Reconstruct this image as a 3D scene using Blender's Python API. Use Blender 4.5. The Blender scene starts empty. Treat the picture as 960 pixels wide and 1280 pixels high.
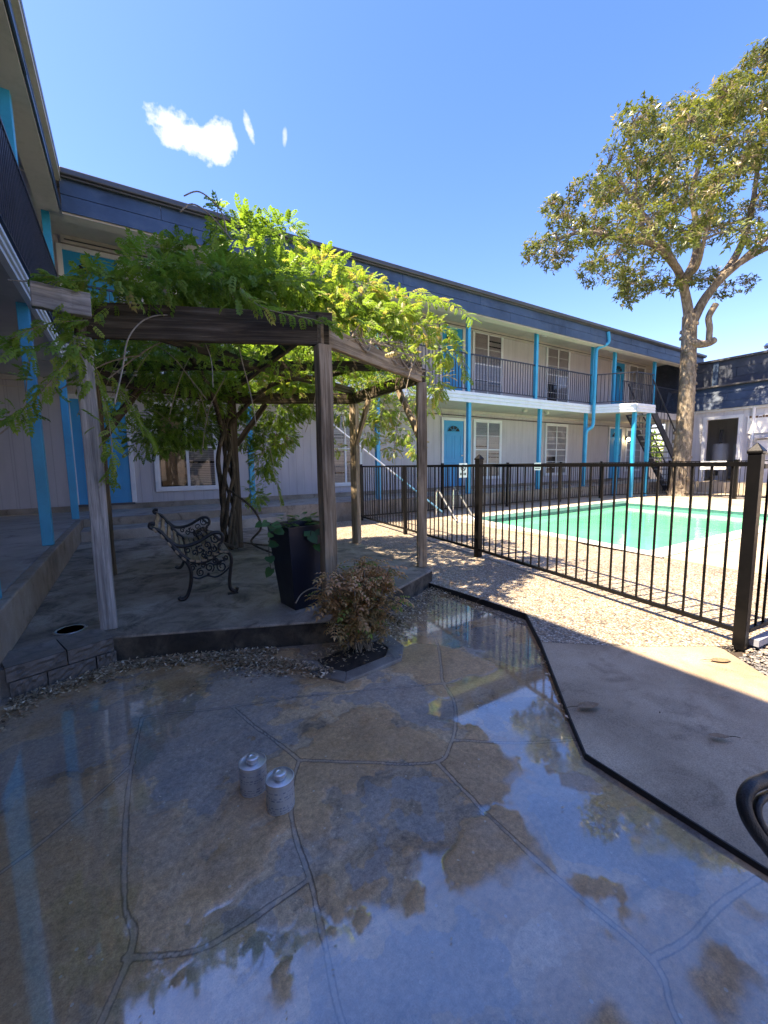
import bpy, math, random
import numpy as np
from mathutils import Vector, Matrix, noise
random.seed(7); np.random.seed(7)
scene=bpy.context.scene
COL=scene.collection
R_=math.radians
# ---------------------------------------------------------------- camera
F=513.0; CX,CY=480.0,640.0; CH=1.28
def un(v): v=np.array(v,float); return v/np.linalg.norm(v)
Yc=un([160-CX,586-CY,F]); Xc=un([1315-CX,570-CY,F]); Xc=un(Xc-Yc*Xc.dot(Yc)); Zc=np.cross(Xc,Yc)
if Zc[1]>0: Zc=-Zc
RM=np.array([Xc,Yc,Zc]); CAM=np.array([0,0,CH])
def ray(px,py): return RM@np.array([px-CX,py-CY,F])
def onz(px,py,z): d=ray(px,py); return Vector(CAM+d*(z-CH)/d[2])
def ony(px,py,y): d=ray(px,py); return Vector(CAM+d*y/d[1])
def PD(px,py,D): return Vector(CAM+ray(px,py)*D/F)
cd=bpy.data.cameras.new('camera'); cam=bpy.data.objects.new('camera',cd); COL.objects.link(cam)
r=RM@np.array([1,0,0]); u=RM@np.array([0,-1,0]); b=RM@np.array([0,0,-1])
M=Matrix(((r[0],u[0],b[0],0),(r[1],u[1],b[1],0),(r[2],u[2],b[2],CH),(0,0,0,1)))
cam.matrix_world=M
cd.sensor_fit='HORIZONTAL'; cd.sensor_width=36; cd.lens=F/960*36; cd.clip_start=0.05; cd.clip_end=600
scene.camera=cam
scene.render.resolution_x=768; scene.render.resolution_y=1024

# ---------------------------------------------------------------- helpers
def tag(o,label=None,cat=None,group=None,kind=None):
    if label: o['label']=label
    if cat: o['category']=cat
    if group: o['group']=group
    if kind: o['kind']=kind
    return o
def thing(name,label,cat,loc=(0,0,0),rz=0,group=None):
    o=bpy.data.objects.new(name,None); COL.objects.link(o); o.location=loc; o.rotation_euler=(0,0,rz)
    o.empty_display_size=.2
    return tag(o,label,cat,group)
def worldloc(p):
    v=Vector((0,0,0))
    while p is not None: v+=p.location; p=p.parent
    return v
class MB:
    def __init__(s): s.v=[]; s.f=[]
    def add(s,vs,fs):
        n=len(s.v); s.v+= [tuple(x) for x in vs]; s.f+=[tuple(i+n for i in f) for f in fs]; return s
    def box(s,x0,x1,y0,y1,z0,z1):
        return s.add([(x0,y0,z0),(x1,y0,z0),(x1,y1,z0),(x0,y1,z0),(x0,y0,z1),(x1,y0,z1),(x1,y1,z1),(x0,y1,z1)],
          [(0,3,2,1),(4,5,6,7),(0,1,5,4),(1,2,6,5),(2,3,7,6),(3,0,4,7)])
    def bar(s,p0,p1,w,h,up=(0,0,1),w1=None,h1=None):
        p0=Vector(p0); p1=Vector(p1); d=(p1-p0).normalized(); up=Vector(up)
        if abs(d.dot(up))>.99: up=Vector((0,1,0))
        sx=d.cross(up).normalized(); sy=sx.cross(d)
        w1=w if w1 is None else w1; h1=h if h1 is None else h1
        vs=[]
        for p,ww,hh in((p0,w,h),(p1,w1,h1)):
            for a,c in((-1,-1),(1,-1),(1,1),(-1,1)): vs.append(p+sx*a*ww/2+sy*c*hh/2)
        return s.add(vs,[(0,1,2,3),(7,6,5,4),(0,4,5,1),(1,5,6,2),(2,6,7,3),(3,7,4,0)])
    def tube(s,pts,rad,n=8,cap=True):
        pts=[Vector(p) for p in pts]; m=len(pts)
        if not hasattr(rad,'__len__'): rad=[rad]*m
        vs=[];fs=[]; prev=None
        for i,p in enumerate(pts):
            d=(pts[min(i+1,m-1)]-pts[max(i-1,0)])
            if d.length<1e-9: d=Vector((0,0,1))
            d.normalize()
            if prev is None:
                a=Vector((0,0,1)) if abs(d.z)<.9 else Vector((1,0,0))
                x=d.cross(a).normalized()
            else:
                x=(prev-d*prev.dot(d)); 
                if x.length<1e-6: x=d.orthogonal()
                x.normalize()
            prev=x; y=d.cross(x)
            for k in range(n):
                t=2*math.pi*k/n; vs.append(p+(x*math.cos(t)+y*math.sin(t))*rad[i])
        for i in range(m-1):
            for k in range(n):
                k2=(k+1)%n; fs.append((i*n+k,i*n+k2,(i+1)*n+k2,(i+1)*n+k))
        if cap: fs.append(tuple(range(n-1,-1,-1))); fs.append(tuple((m-1)*n+k for k in range(n)))
        return s.add(vs,fs)
    def prism(s,poly,z0,z1):
        n=len(poly); a=sum(poly[i][0]*poly[(i+1)%n][1]-poly[(i+1)%n][0]*poly[i][1] for i in range(n))
        if a<0: poly=poly[::-1]
        vs=[(p[0],p[1],z0) for p in poly]+[(p[0],p[1],z1) for p in poly]
        fs=[tuple(range(n-1,-1,-1)),tuple(range(n,2*n))]+[(i,(i+1)%n,(i+1)%n+n,i+n) for i in range(n)]
        return s.add(vs,fs)
    def lathe(s,prof,c=(0,0,0),n=24):
        vs=[];fs=[];m=len(prof)
        for r0,z in prof:
            for k in range(n):
                t=2*math.pi*k/n; vs.append((c[0]+r0*math.cos(t),c[1]+r0*math.sin(t),c[2]+z))
        for i in range(m-1):
            for k in range(n):
                k2=(k+1)%n; fs.append((i*n+k,i*n+k2,(i+1)*n+k2,(i+1)*n+k))
        fs.append(tuple(range(n-1,-1,-1))); fs.append(tuple((m-1)*n+k for k in range(n)))
        return s.add(vs,fs)
    def build(s,name,mat,parent=None,smooth=False,bevel=0,kind=None,attrs=None,local=False):
        me=bpy.data.meshes.new(name)
        off=worldloc(parent) if (parent is not None and not local) else Vector((0,0,0))
        V=[(x[0]-off.x,x[1]-off.y,x[2]-off.z) for x in s.v]
        me.from_pydata(V,[],s.f); me.update()
        o=bpy.data.objects.new(name,me); COL.objects.link(o)
        if parent is not None: o.parent=parent
        if mat: me.materials.append(mat)
        if smooth:
            me.polygons.foreach_set('use_smooth',[True]*len(me.polygons))
            try: me.set_sharp_from_angle(angle=R_(40))
            except Exception: pass
        if bevel:
            md=o.modifiers.new('bevel','BEVEL'); md.width=bevel; md.segments=2; md.limit_method='ANGLE'; md.angle_limit=R_(40)
        if kind: o['kind']=kind
        return o
def beam(name,p0,p1,w,h,mat,parent,up=(0,0,1),bevel=.006,seg=6,wob=.004):
    """timber along local X so the grain follows it"""
    p0=Vector(p0); p1=Vector(p1); d=(p1-p0); L=d.length; d.normalize(); up=Vector(up)
    if abs(d.dot(up))>.99: up=Vector((0,1,0))
    sy=up.cross(d).normalized(); sz=d.cross(sy)
    rot=Matrix((d,sy,sz)).transposed()
    vs=[];fs=[]
    for i in range(seg+1):
        x=L*i/seg; oy=random.uniform(-wob,wob) if 0<i<seg else 0; oz=random.uniform(-wob,wob) if 0<i<seg else 0
        for a,c in((-1,-1),(1,-1),(1,1),(-1,1)): vs.append((x,a*w/2+oy,c*h/2+oz))
    for i in range(seg):
        for k in range(4):
            k2=(k+1)%4; fs.append((i*4+k,(i+1)*4+k,(i+1)*4+k2,i*4+k2))
    fs.append((0,1,2,3)); fs.append((seg*4+3,seg*4+2,seg*4+1,seg*4))
    m=MB(); m.add(vs,fs); o=m.build(name,mat,None,bevel=bevel)
    o.parent=parent; off=worldloc(parent) if parent is not None else Vector((0,0,0))
    o.location=p0-off; o.rotation_mode='QUATERNION'; o.rotation_quaternion=rot.to_quaternion()
    return o
def copy_tree(o,parent=None):
    c=o.copy(); COL.objects.link(c)
    if parent is not None: c.parent=parent
    for ch in list(o.children): copy_tree(ch,c)
    return c
def spline(pts,n=6):
    P=[Vector(p) for p in pts]; out=[]
    for i in range(len(P)-1):
        p0=P[max(i-1,0)];p1=P[i];p2=P[i+1];p3=P[min(i+2,len(P)-1)]
        for k in range(n):
            t=k/n; out.append(.5*((2*p1)+(p2-p0)*t+(2*p0-5*p1+4*p2-p3)*t*t+(3*p1-p0-3*p2+p3)*t**3))
    out.append(P[-1]); return out

# ---------------------------------------------------------------- materials
def newmat(name):
    m=bpy.data.materials.new(name); m.use_nodes=True; nt=m.node_tree; nt.nodes.clear()
    out=nt.nodes.new('ShaderNodeOutputMaterial'); bs=nt.nodes.new('ShaderNodeBsdfPrincipled'); nt.links.new(bs.outputs[0],out.inputs[0])
    return m,nt,bs
def N(nt,t,**kw):
    n=nt.nodes.new(t)
    for k,v in kw.items():
        if k.startswith('i_'): n.inputs[k[2:].replace('_',' ')].default_value=v
        else: setattr(n,k,v)
    return n
def L(nt,a,b): nt.links.new(a,b)
def ramp(nt,fac,stops):
    r=nt.nodes.new('ShaderNodeValToRGB'); e=r.color_ramp.elements
    while len(e)<len(stops): e.new(.5)
    for i,(p,c) in enumerate(stops): e[i].position=p; e[i].color=(*c,1) if len(c)==3 else c
    L(nt,fac,r.inputs[0]); return r.outputs[0]
def mixc(nt,fac,a,b,mode='MIX'):
    m=nt.nodes.new('ShaderNodeMix'); m.data_type='RGBA'; m.blend_type=mode
    for s,v in((m.inputs[0],fac),(m.inputs[6],a),(m.inputs[7],b)):
        if hasattr(v,'links') or hasattr(v,'is_linked'): L(nt,v,s)
        elif isinstance(v,(int,float)): s.default_value=v
        else: s.default_value=(*v,1)
    return m.outputs[2]
def math_(nt,op,a,b=None,clamp=False):
    m=nt.nodes.new('ShaderNodeMath'); m.operation=op; m.use_clamp=clamp
    for i,v in enumerate((a,b)):
        if v is None: continue
        if isinstance(v,(int,float)): m.inputs[i].default_value=v
        else: L(nt,v,m.inputs[i])
    return m.outputs[0]
def coords(nt,scale=(1,1,1),kind='Object'):
    tc=nt.nodes.new('ShaderNodeTexCoord'); mp=nt.nodes.new('ShaderNodeMapping'); mp.inputs['Scale'].default_value=scale
    L(nt,tc.outputs[kind],mp.inputs[0]); return mp.outputs[0]
def noise_(nt,co,scale,detail=5,rough=.55,dist=0):
    n=nt.nodes.new('ShaderNodeTexNoise'); n.inputs['Scale'].default_value=scale; n.inputs['Detail'].default_value=detail
    n.inputs['Roughness'].default_value=rough; n.inputs['Distortion'].default_value=dist
    L(nt,co,n.inputs['Vector']); return n.outputs['Fac']
def bump(nt,bs,h,strength=.3,dist=.01,prev=None):
    b=nt.nodes.new('ShaderNodeBump'); b.inputs['Strength'].default_value=strength; b.inputs['Distance'].default_value=dist
    L(nt,h,b.inputs['Height'])
    if prev is not None: L(nt,prev,b.inputs['Normal'])
    L(nt,b.outputs[0],bs.inputs['Normal']); return b.outputs[0]
def paint(name,c,rough=.45,var=.15,scale=3,bumps=.1,spec=.5,dirt=None,dirt_amt=.3,metal=0):
    m,nt,bs=newmat(name); co=coords(nt)
    f=noise_(nt,co,scale,6,.6); c2=tuple(x*(1-var*2) for x in c); c3=tuple(min(1,x*(1+var)) for x in c)
    col=ramp(nt,f,[(.3,c2),(.5,c),(.7,c3)])
    if dirt:
        g=noise_(nt,co,scale*4,8,.7,.5); g=ramp(nt,g,[(.5,(0,0,0)),(.72,(dirt_amt*2,)*3)]); col=mixc(nt,g,col,dirt)
    L(nt,col,bs.inputs['Base Color']); bs.inputs['Metallic'].default_value=metal
    rr=noise_(nt,co,scale*6,4); rv=nt.nodes.new('ShaderNodeMapRange'); rv.inputs[3].default_value=max(.02,rough-.1); rv.inputs[4].default_value=min(1,rough+.15); L(nt,rr,rv.inputs[0]); L(nt,rv.outputs[0],bs.inputs['Roughness'])
    bs.inputs['Specular IOR Level'].default_value=spec
    bump(nt,bs,noise_(nt,co,scale*25,4),bumps,.004)
    return m
def siding(name,c,axis='X',pitch=.2,dark=.55,rough=.7):
    m,nt,bs=newmat(name); tc=coords(nt); sp=nt.nodes.new('ShaderNodeSeparateXYZ'); L(nt,tc,sp.inputs[0])
    x=sp.outputs[axis]
    fr=math_(nt,'FRACT',math_(nt,'MULTIPLY',x,1/pitch)); g=math_(nt,'LESS_THAN',fr,.06)
    fr2=math_(nt,'FRACT',math_(nt,'MULTIPLY',x,1/1.22)); g2=math_(nt,'LESS_THAN',fr2,.012)
    gg=math_(nt,'MAXIMUM',g,g2)
    co2=coords(nt,(2,2,.35)); f=noise_(nt,co2,2.2,6,.6)
    col=ramp(nt,f,[(.25,tuple(k*.84 for k in c)),(.5,c),(.75,tuple(min(1,k*1.08) for k in c))])
    st=noise_(nt,coords(nt,(14,14,.6)),3,5,.7); col=mixc(nt,math_(nt,'MULTIPLY',st,.25),col,tuple(k*.6 for k in c))
    col=mixc(nt,math_(nt,'MULTIPLY',gg,.35),col,tuple(k*dark for k in c))
    L(nt,col,bs.inputs['Base Color']); bs.inputs['Roughness'].default_value=rough; bs.inputs['Specular IOR Level'].default_value=.3
    b1=bump(nt,bs,math_(nt,'SUBTRACT',1.0,gg),.8,.008)
    bump(nt,bs,noise_(nt,coords(nt,(30,30,3)),6,4),.2,.004,b1)
    return m
def concrete(name,c1,c2,c3,rough=.75,scale=1.6,speck=.25,stain=(.05,.05,.055),stain_lo=.55,stain_hi=.75,spec=.4,smin=.35):
    m,nt,bs=newmat(name); co=coords(nt)
    f=noise_(nt,co,scale,8,.62,.3)
    col=ramp(nt,f,[(.3,c1),(.5,c2),(.7,c3)])
    f2=noise_(nt,co,scale*2.7,8,.7,.8); sm=ramp(nt,f2,[(stain_lo,(0,0,0)),(stain_hi,(.8,.8,.8))])
    col=mixc(nt,sm,col,stain)
    f3=noise_(nt,co,180,3,.8); sp=ramp(nt,f3,[(.35,(1-speck,)*3),(.65,(1+speck*.3,)*3)])
    col=mixc(nt,1.0,col,sp,'MULTIPLY')
    L(nt,col,bs.inputs['Base Color'])
    rr=nt.nodes.new('ShaderNodeMapRange'); rr.inputs[1].default_value=.3; rr.inputs[2].default_value=.7; rr.inputs[3].default_value=max(rough-smin,.1); rr.inputs[4].default_value=min(1,rough+.1); L(nt,f2,rr.inputs[0]); L(nt,rr.outputs[0],bs.inputs['Roughness'])
    bs.inputs['Specular IOR Level'].default_value=spec
    b1=bump(nt,bs,f2,.35,.01); bump(nt,bs,f3,.35,.003,b1)
    return m
def wood(name,c1,c2,c3,rough=.8):
    m,nt,bs=newmat(name); co=coords(nt,(1.2,28,28)); f=noise_(nt,co,1.5,8,.65,.6)
    co2=coords(nt,(.8,3,3)); g=noise_(nt,co2,1.6,5,.6)
    col=ramp(nt,f,[(.3,c1),(.5,c2),(.68,c3)]); col=mixc(nt,ramp(nt,g,[(.4,(0,0,0)),(.7,(.7,.7,.7))]),col,tuple(k*.45 for k in c1))
    oi=nt.nodes.new('ShaderNodeObjectInfo')
    L(nt,col,bs.inputs['Base Color']); bs.inputs['Roughness'].default_value=rough; bs.inputs['Specular IOR Level'].default_value=.25
    cr=noise_(nt,coords(nt,(.6,40,40)),2,4,.8,.3); bump(nt,bs,mixc(nt,.5,f,cr),.9,.012)
    return m
def leafmat(name,stops,trans=.35,rough=.45,spec=.35):
    m,nt,bs=newmat(name); at=nt.nodes.new('ShaderNodeAttribute'); at.attribute_name='tint'
    sep=at.outputs['Fac']; col=ramp(nt,sep,stops)
    L(nt,col,bs.inputs['Base Color']); bs.inputs['Roughness'].default_value=rough; bs.inputs['Specular IOR Level'].default_value=spec
    tr=nt.nodes.new('ShaderNodeBsdfTranslucent'); tc=mixc(nt,1.0,col,(1.35,1.35,.7),'MULTIPLY'); L(nt,tc,tr.inputs[0])
    mx=nt.nodes.new('ShaderNodeMixShader'); mx.inputs[0].default_value=trans; L(nt,bs.outputs[0],mx.inputs[1]); L(nt,tr.outputs[0],mx.inputs[2])
    out=[n for n in nt.nodes if n.type=='OUTPUT_MATERIAL'][0]; L(nt,mx.outputs[0],out.inputs[0])
    return m
def glassmat(name,tint=.75):
    m,nt,bs=newmat(name); nt.nodes.remove(bs); out=nt.nodes[0]
    t=nt.nodes.new('ShaderNodeBsdfTransparent'); t.inputs[0].default_value=(tint,tint,tint*1.03,1)
    g=nt.nodes.new('ShaderNodeBsdfGlossy'); g.inputs['Roughness'].default_value=.03
    fr=nt.nodes.new('ShaderNodeFresnel'); fr.inputs[0].default_value=1.6
    mx=nt.nodes.new('ShaderNodeMixShader'); L(nt,fr.outputs[0],mx.inputs[0]); L(nt,t.outputs[0],mx.inputs[1]); L(nt,g.outputs[0],mx.inputs[2]); L(nt,mx.outputs[0],out.inputs[0])
    return m

M_wall=siding('grey_siding',(.46,.44,.455))
M_wallX=siding('grey_siding_side',(.47,.46,.50),'Y')
M_soffit=paint('soffit_paint',(.46,.43,.40),.7,.1,1.2,.15,dirt=(.15,.13,.11),dirt_amt=.15)
M_trim=paint('trim_paint',(.62,.64,.66),.5,.06,2,.1,dirt=(.3,.3,.3),dirt_amt=.15)
M_white=paint('white_lap_paint',(.66,.67,.68),.5,.06,2,.1,dirt=(.35,.33,.3),dirt_amt=.15)
M_navy=paint('slate_board_paint',(.035,.065,.115),.5,.18,1.4,.2,spec=.45,dirt=(.14,.16,.19),dirt_amt=.12)
M_navy2=paint('dark_board_paint',(.035,.045,.065),.6,.18,1.4,.2,dirt=(.16,.16,.18),dirt_amt=.12)
M_roof=paint('roof_felt',(.10,.10,.105),.9,.2,3,.5)
M_gutter=paint('gutter_metal',(.05,.052,.058),.4,.15,3,.1)
M_blue=paint('turquoise_paint',(.012,.30,.50),.38,.08,2.5,.15,dirt=(.01,.12,.2),dirt_amt=.12)
M_door=paint('door_blue_paint',(.008,.27,.52),.4,.05,1.5,.08)
M_black=paint('black_iron_paint',(.004,.004,.0045),.34,.2,5,.15,spec=.2,dirt=(.05,.04,.03),dirt_amt=.02)
M_rail=paint('dark_rail_paint',(.022,.026,.04),.45,.2,5,.1)
M_cast=paint('cast_iron_black',(.008,.008,.009),.38,.2,12,.5)
M_slat=wood('bench_slat_wood',(.20,.14,.09),(.37,.28,.18),(.50,.40,.28),.7)
M_wood=wood('weathered_timber',(.11,.08,.05),(.34,.26,.17),(.54,.45,.33))
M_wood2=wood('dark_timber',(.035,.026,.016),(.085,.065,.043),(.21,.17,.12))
M_woodg=wood('grey_timber',(.13,.125,.12),(.31,.30,.285),(.52,.505,.48))
M_glass=glassmat('window_glass')
M_dark=paint('dark_interior',(.02,.02,.022),.9,.1,2,.05)
M_blind=paint('blind_slat',(.50,.50,.49),.6,.04,3,.02)
M_bamboo=paint('bamboo_blind',(.62,.40,.20),.6,.15,14,.2)
M_sheet=paint('hung_white_sheet',(.62,.62,.62),.8,.06,2,.1)
M_steel=paint('stainless_tube',(.62,.62,.62),.22,.05,4,.03,metal=.9)
M_pole=paint('pole_white',(.70,.74,.78),.35,.05,4,.03)
M_polebl=paint('pole_blue',(.15,.42,.62),.35,.05,4,.03)
M_curb=concrete('curb_concrete',(.15,.12,.085),(.28,.23,.175),(.38,.33,.27),.8,1.8,.3,(.045,.04,.035))
M_walk=concrete('walkway_concrete',(.22,.195,.17),(.37,.34,.30),(.46,.43,.385),.72,1.1,.25,(.07,.07,.075),.55,.75)
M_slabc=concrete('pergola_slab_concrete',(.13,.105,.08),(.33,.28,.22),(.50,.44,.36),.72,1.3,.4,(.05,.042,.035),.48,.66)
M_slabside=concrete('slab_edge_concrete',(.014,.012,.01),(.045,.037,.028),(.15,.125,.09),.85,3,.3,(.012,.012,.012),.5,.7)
M_path=concrete('path_concrete',(.25,.185,.12),(.42,.325,.22),(.52,.42,.30),.78,1.5,.4,(.15,.115,.08),.54,.74,.35)
M_deck=concrete('painted_pool_deck',(.32,.26,.18),(.44,.365,.265),(.52,.45,.34),.75,1.2,.2,(.36,.27,.19),.58,.78)
M_coping=concrete('pool_coping',(.46,.43,.37),(.56,.53,.46),(.62,.59,.53),.6,1.5,.12,(.4,.36,.3),.62,.8)
M_block=concrete('split_stone',(.05,.045,.04),(.12,.105,.09),(.22,.20,.17),.75,4,.35,(.03,.03,.03))
M_blocktop=concrete('stone_cap',(.11,.095,.08),(.21,.185,.155),(.33,.30,.26),.7,3,.3,(.05,.05,.05))
M_rubber=paint('black_edging',(.012,.012,.012),.7,.2,5,.3)
M_soil=paint('soil',(.05,.035,.025),.95,.3,20,.8)
M_groundc=concrete('ground_concrete',(.2,.18,.15),(.28,.25,.21),(.34,.31,.27),.8,.6)
M_tile=paint('pool_tile',(.05,.15,.14),.2,.2,18,.1)
M_poolwall=paint('pool_plaster',(.25,.5,.42),.6,.1,3,.1)

def aggregate():
    m,nt,bs=newmat('exposed_aggregate'); co=coords(nt)
    v=nt.nodes.new('ShaderNodeTexVoronoi'); v.inputs['Scale'].default_value=75; L(nt,co,v.inputs['Vector'])
    v2=nt.nodes.new('ShaderNodeTexVoronoi'); v2.inputs['Scale'].default_value=38; L(nt,co,v2.inputs['Vector'])
    sp=nt.nodes.new('ShaderNodeSeparateColor'); L(nt,v.outputs['Color'],sp.inputs[0])
    col=ramp(nt,sp.outputs[0],[(.0,(.10,.095,.09)),(.22,(.38,.34,.28)),(.55,(.58,.52,.42)),(.74,(.48,.28,.14)),(.78,(.58,.54,.47)),(1,(.75,.72,.65))])
    sp2=nt.nodes.new('ShaderNodeSeparateColor'); L(nt,v2.outputs['Color'],sp2.inputs[0])
    big=math_(nt,'GREATER_THAN',sp2.outputs[1],.86); col=mixc(nt,math_(nt,'MULTIPLY',big,.7),col,mixc(nt,sp2.outputs[2],(.10,.10,.10),(.5,.38,.26)))
    gap=ramp(nt,v.outputs['Distance'],[(.25,(1,1,1)),(.62,(.45,.42,.38))]); col=mixc(nt,1.0,col,gap,'MULTIPLY')
    n=noise_(nt,co,1.4,6,.6); col=mixc(nt,1.0,col,ramp(nt,n,[(.3,(.72,.72,.72)),(.7,(1.08,1.05,1))]),'MULTIPLY')
    L(nt,col,bs.inputs['Base Color']); bs.inputs['Roughness'].default_value=.65
    h=math_(nt,'SUBTRACT',1.0,v.outputs['Distance']); bump(nt,bs,h,.8,.008)
    return m
M_agg=aggregate()
def barkmat(name,c1,c2,c3,s=6):
    m,nt,bs=newmat(name); co=coords(nt,(1,1,.35)); f=noise_(nt,co,s,8,.7,.6); col=ramp(nt,f,[(.3,c1),(.5,c2),(.7,c3)])
    g=noise_(nt,coords(nt),2.2,5,.6); col=mixc(nt,ramp(nt,g,[(.45,(0,0,0)),(.7,(.5,.5,.5))]),col,c1)
    L(nt,col,bs.inputs['Base Color']); bs.inputs['Roughness'].default_value=.9; bs.inputs['Specular IOR Level'].default_value=.2
    bump(nt,bs,f,1,.05); return m
M_bark=barkmat('tree_bark',(.06,.048,.035),(.20,.16,.115),(.40,.34,.26),11)
M_vine=barkmat('vine_bark',(.03,.025,.018),(.08,.065,.045),(.17,.14,.10),14)
M_vinel=barkmat('pale_vine_bark',(.22,.18,.13),(.34,.29,.22),(.45,.40,.32),14)
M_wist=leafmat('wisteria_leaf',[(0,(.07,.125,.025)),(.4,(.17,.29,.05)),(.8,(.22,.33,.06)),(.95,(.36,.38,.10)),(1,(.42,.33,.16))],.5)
M_tleaf=leafmat('oak_leaf',[(0,(.04,.052,.013)),(.45,(.10,.128,.026)),(.75,(.19,.215,.05)),(.88,(.24,.21,.10)),(1,(.36,.29,.19))],.32,.36,.5)
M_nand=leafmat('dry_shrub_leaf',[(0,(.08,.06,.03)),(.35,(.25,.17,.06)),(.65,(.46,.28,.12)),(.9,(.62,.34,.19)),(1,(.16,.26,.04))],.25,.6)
M_ivy=leafmat('ivy_leaf',[(0,(.02,.06,.02)),(.6,(.05,.14,.04)),(1,(.12,.24,.06))],.25,.4)
M_litter=leafmat('dry_litter',[(0,(.07,.045,.025)),(.4,(.24,.17,.10)),(.75,(.45,.35,.23)),(1,(.68,.58,.44))],.1,.7)

# ---------------------------------------------------------------- leaves
def leafmesh(name,tmplV,tmplF,pos,mats,tint,mat,parent=None,perleaf=None,kind=None):
    n=len(pos); nv=len(tmplV); T=np.array(tmplV)
    V=np.einsum('nij,vj->nvi',mats,T)+np.array(pos)[:,None,:]
    if parent is not None: V=V-np.array(worldloc(parent))
    V=V.reshape(-1,3); Fa=np.array(tmplF)
    FF=(Fa[None,:,:]+(np.arange(n)*nv)[:,None,None]).reshape(-1,Fa.shape[1])
    k=Fa.shape[1]
    me=bpy.data.meshes.new(name); me.vertices.add(len(V)); me.vertices.foreach_set('co',V.astype(np.float32).ravel())
    me.loops.add(FF.size); me.loops.foreach_set('vertex_index',FF.astype(np.int32).ravel())
    me.polygons.add(len(FF)); me.polygons.foreach_set('loop_start',(np.arange(len(FF))*k).astype(np.int32))
    me.polygons.foreach_set('loop_total',np.full(len(FF),k,np.int32)); me.update(calc_edges=True)
    a=me.attributes.new('tint','FLOAT','POINT'); tv=np.repeat(np.array(tint),nv)
    if perleaf is not None: tv=tv+np.tile(perleaf,n)
    a.data.foreach_set('value',np.clip(tv,0,1).astype(np.float32))
    me.materials.append(mat); o=bpy.data.objects.new(name,me); COL.objects.link(o)
    if parent is not None: o.parent=parent
    if kind: o['kind']=kind
    return o
def frames(dirs,ups,scale):
    d=np.array(dirs,float); d/=np.linalg.norm(d,axis=1)[:,None]+1e-9; u_=np.array(ups,float)
    s=np.cross(u_,d); s/=np.linalg.norm(s,axis=1)[:,None]+1e-9; w=np.cross(d,s)
    return np.stack([d,s,w],axis=2)*np.array(scale)[:,None,None]
def pinnate(npair=5,droop=.25,ll=.30,lw=.085):
    """unit-length compound leaf along +X, leaflets paired, 4-vertex folded leaflets as two quads-like triangles"""
    V=[];Fc=[];tint=[]
    def leaflet(b,d,l,w,t):
        b=Vector(b); d=Vector(d).normalized(); s=d.cross(Vector((0,0,1))).normalized(); n=len(V)
        mid=b+d*l*.42; tip=b+d*l+Vector((0,0,-.06*l*4))
        V.extend([b,mid+s*w+Vector((0,0,.02)),tip,mid-s*w+Vector((0,0,.02))]); Fc.append((n,n+1,n+2,n+3)); tint.extend([t]*4)
    for i in range(npair):
        x=.18+.68*i/(npair-1); z=-droop*x*x
        for sd in(-1,1): 
            a=random.uniform(.55,.95); leaflet((x,0,z),(a,sd,-.15+random.uniform(-.2,.1)),ll*random.uniform(.8,1.1)*(1-.25*abs(i/(npair-1)-.4)),lw,random.uniform(-.08,.08))
    leaflet((.86,0,-droop*.74),(1,0,-.4),ll,lw,.03)
    n=len(V); V.extend([(0,-.008,0),(0,.008,0),(.88,.006,-droop*.77),(.88,-.006,-droop*.77)]); Fc.append((n,n+1,n+2,n+3)); tint.extend([.25]*4)
    return [tuple(v) for v in V],Fc,np.array(tint)
def blob_points(n,c,r,surf=.5):
    d=np.random.normal(size=(n,3)); d/=np.linalg.norm(d,axis=1)[:,None]
    rr=np.random.uniform(0,1,n)**(1/3); rr=surf*np.maximum(rr,.75)+(1-surf)*rr
    return np.array(c)+d*rr[:,None]*np.array(r), d

# ================================================================ GROUND
g=MB(); 
def sheet(poly,z,name,mat,thick=0,kind='structure'):
    m=MB()
    if thick: m.prism(poly,z-thick,z)
    else: m.add([(p[0],p[1],z) for p in poly],[tuple(range(len(poly)))])
    o=m.build(name,mat); o['kind']=kind; return o
sheet([(-60,-60),(90,-60),(90,60),(-60,60)],-.35,'ground',M_groundc)
edge=[(2.59,3.37),(2.66,2.75),(2.70,2.16),(2.35,1.75),(1.73,1.10),(1.57,.93),(1.56,.34),(1.55,-6)]
# stamped patio : fine grid with recessed joints, undulation, puddle attribute
joints=[[(-.03,2.36),(-.08,1.97),(-.10,1.62),(-.10,1.33),(-.08,1.2),(-.16,1.02),(-.32,.7),(-.4,.2)],
 [(-.62,1.55),(-.35,1.72),(-.07,2.0)],
 [(-.03,2.36),(.17,2.29),(.38,2.19),(.82,2.04),(1.47,1.77),(1.6,1.75)],
 [(.38,2.19),(.43,1.98),(.49,1.80),(.54,1.6)],
 [(.54,1.6),(.81,1.41),(1.04,1.28),(1.16,1.33),(1.28,1.43),(1.42,1.6),(1.5,1.79),(1.62,1.95),(1.83,2.26),(1.95,2.6)],
 [(1.2,1.35),(1.45,1.17),(1.68,1.05)],
 [(.54,1.6),(.47,1.49),(.42,1.36),(.40,1.24),(.39,1.1),(.36,.92),(.33,.7),(.40,.4),(.38,-.2)],
 [(.39,1.1),(.27,1.09),(.16,1.08),(.05,1.09),(-.1,1.17)],
 [(1.04,1.28),(1.03,.98),(1.04,.68),(1.06,.43),(.98,.33),(.9,.1),(.92,-.4)],
 [(1.06,.43),(1.2,.40),(1.37,.39),(1.56,.36)]]
def smooth2(pts): return [(p.x,p.y) for p in spline([(a,b_,0) for a,b_ in pts],8)]
JS=[smooth2(j) for j in joints]
segs=np.array([(a[0],a[1],b_[0],b_[1]) for j in JS for a,b_ in zip(j[:-1],j[1:])])
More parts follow.
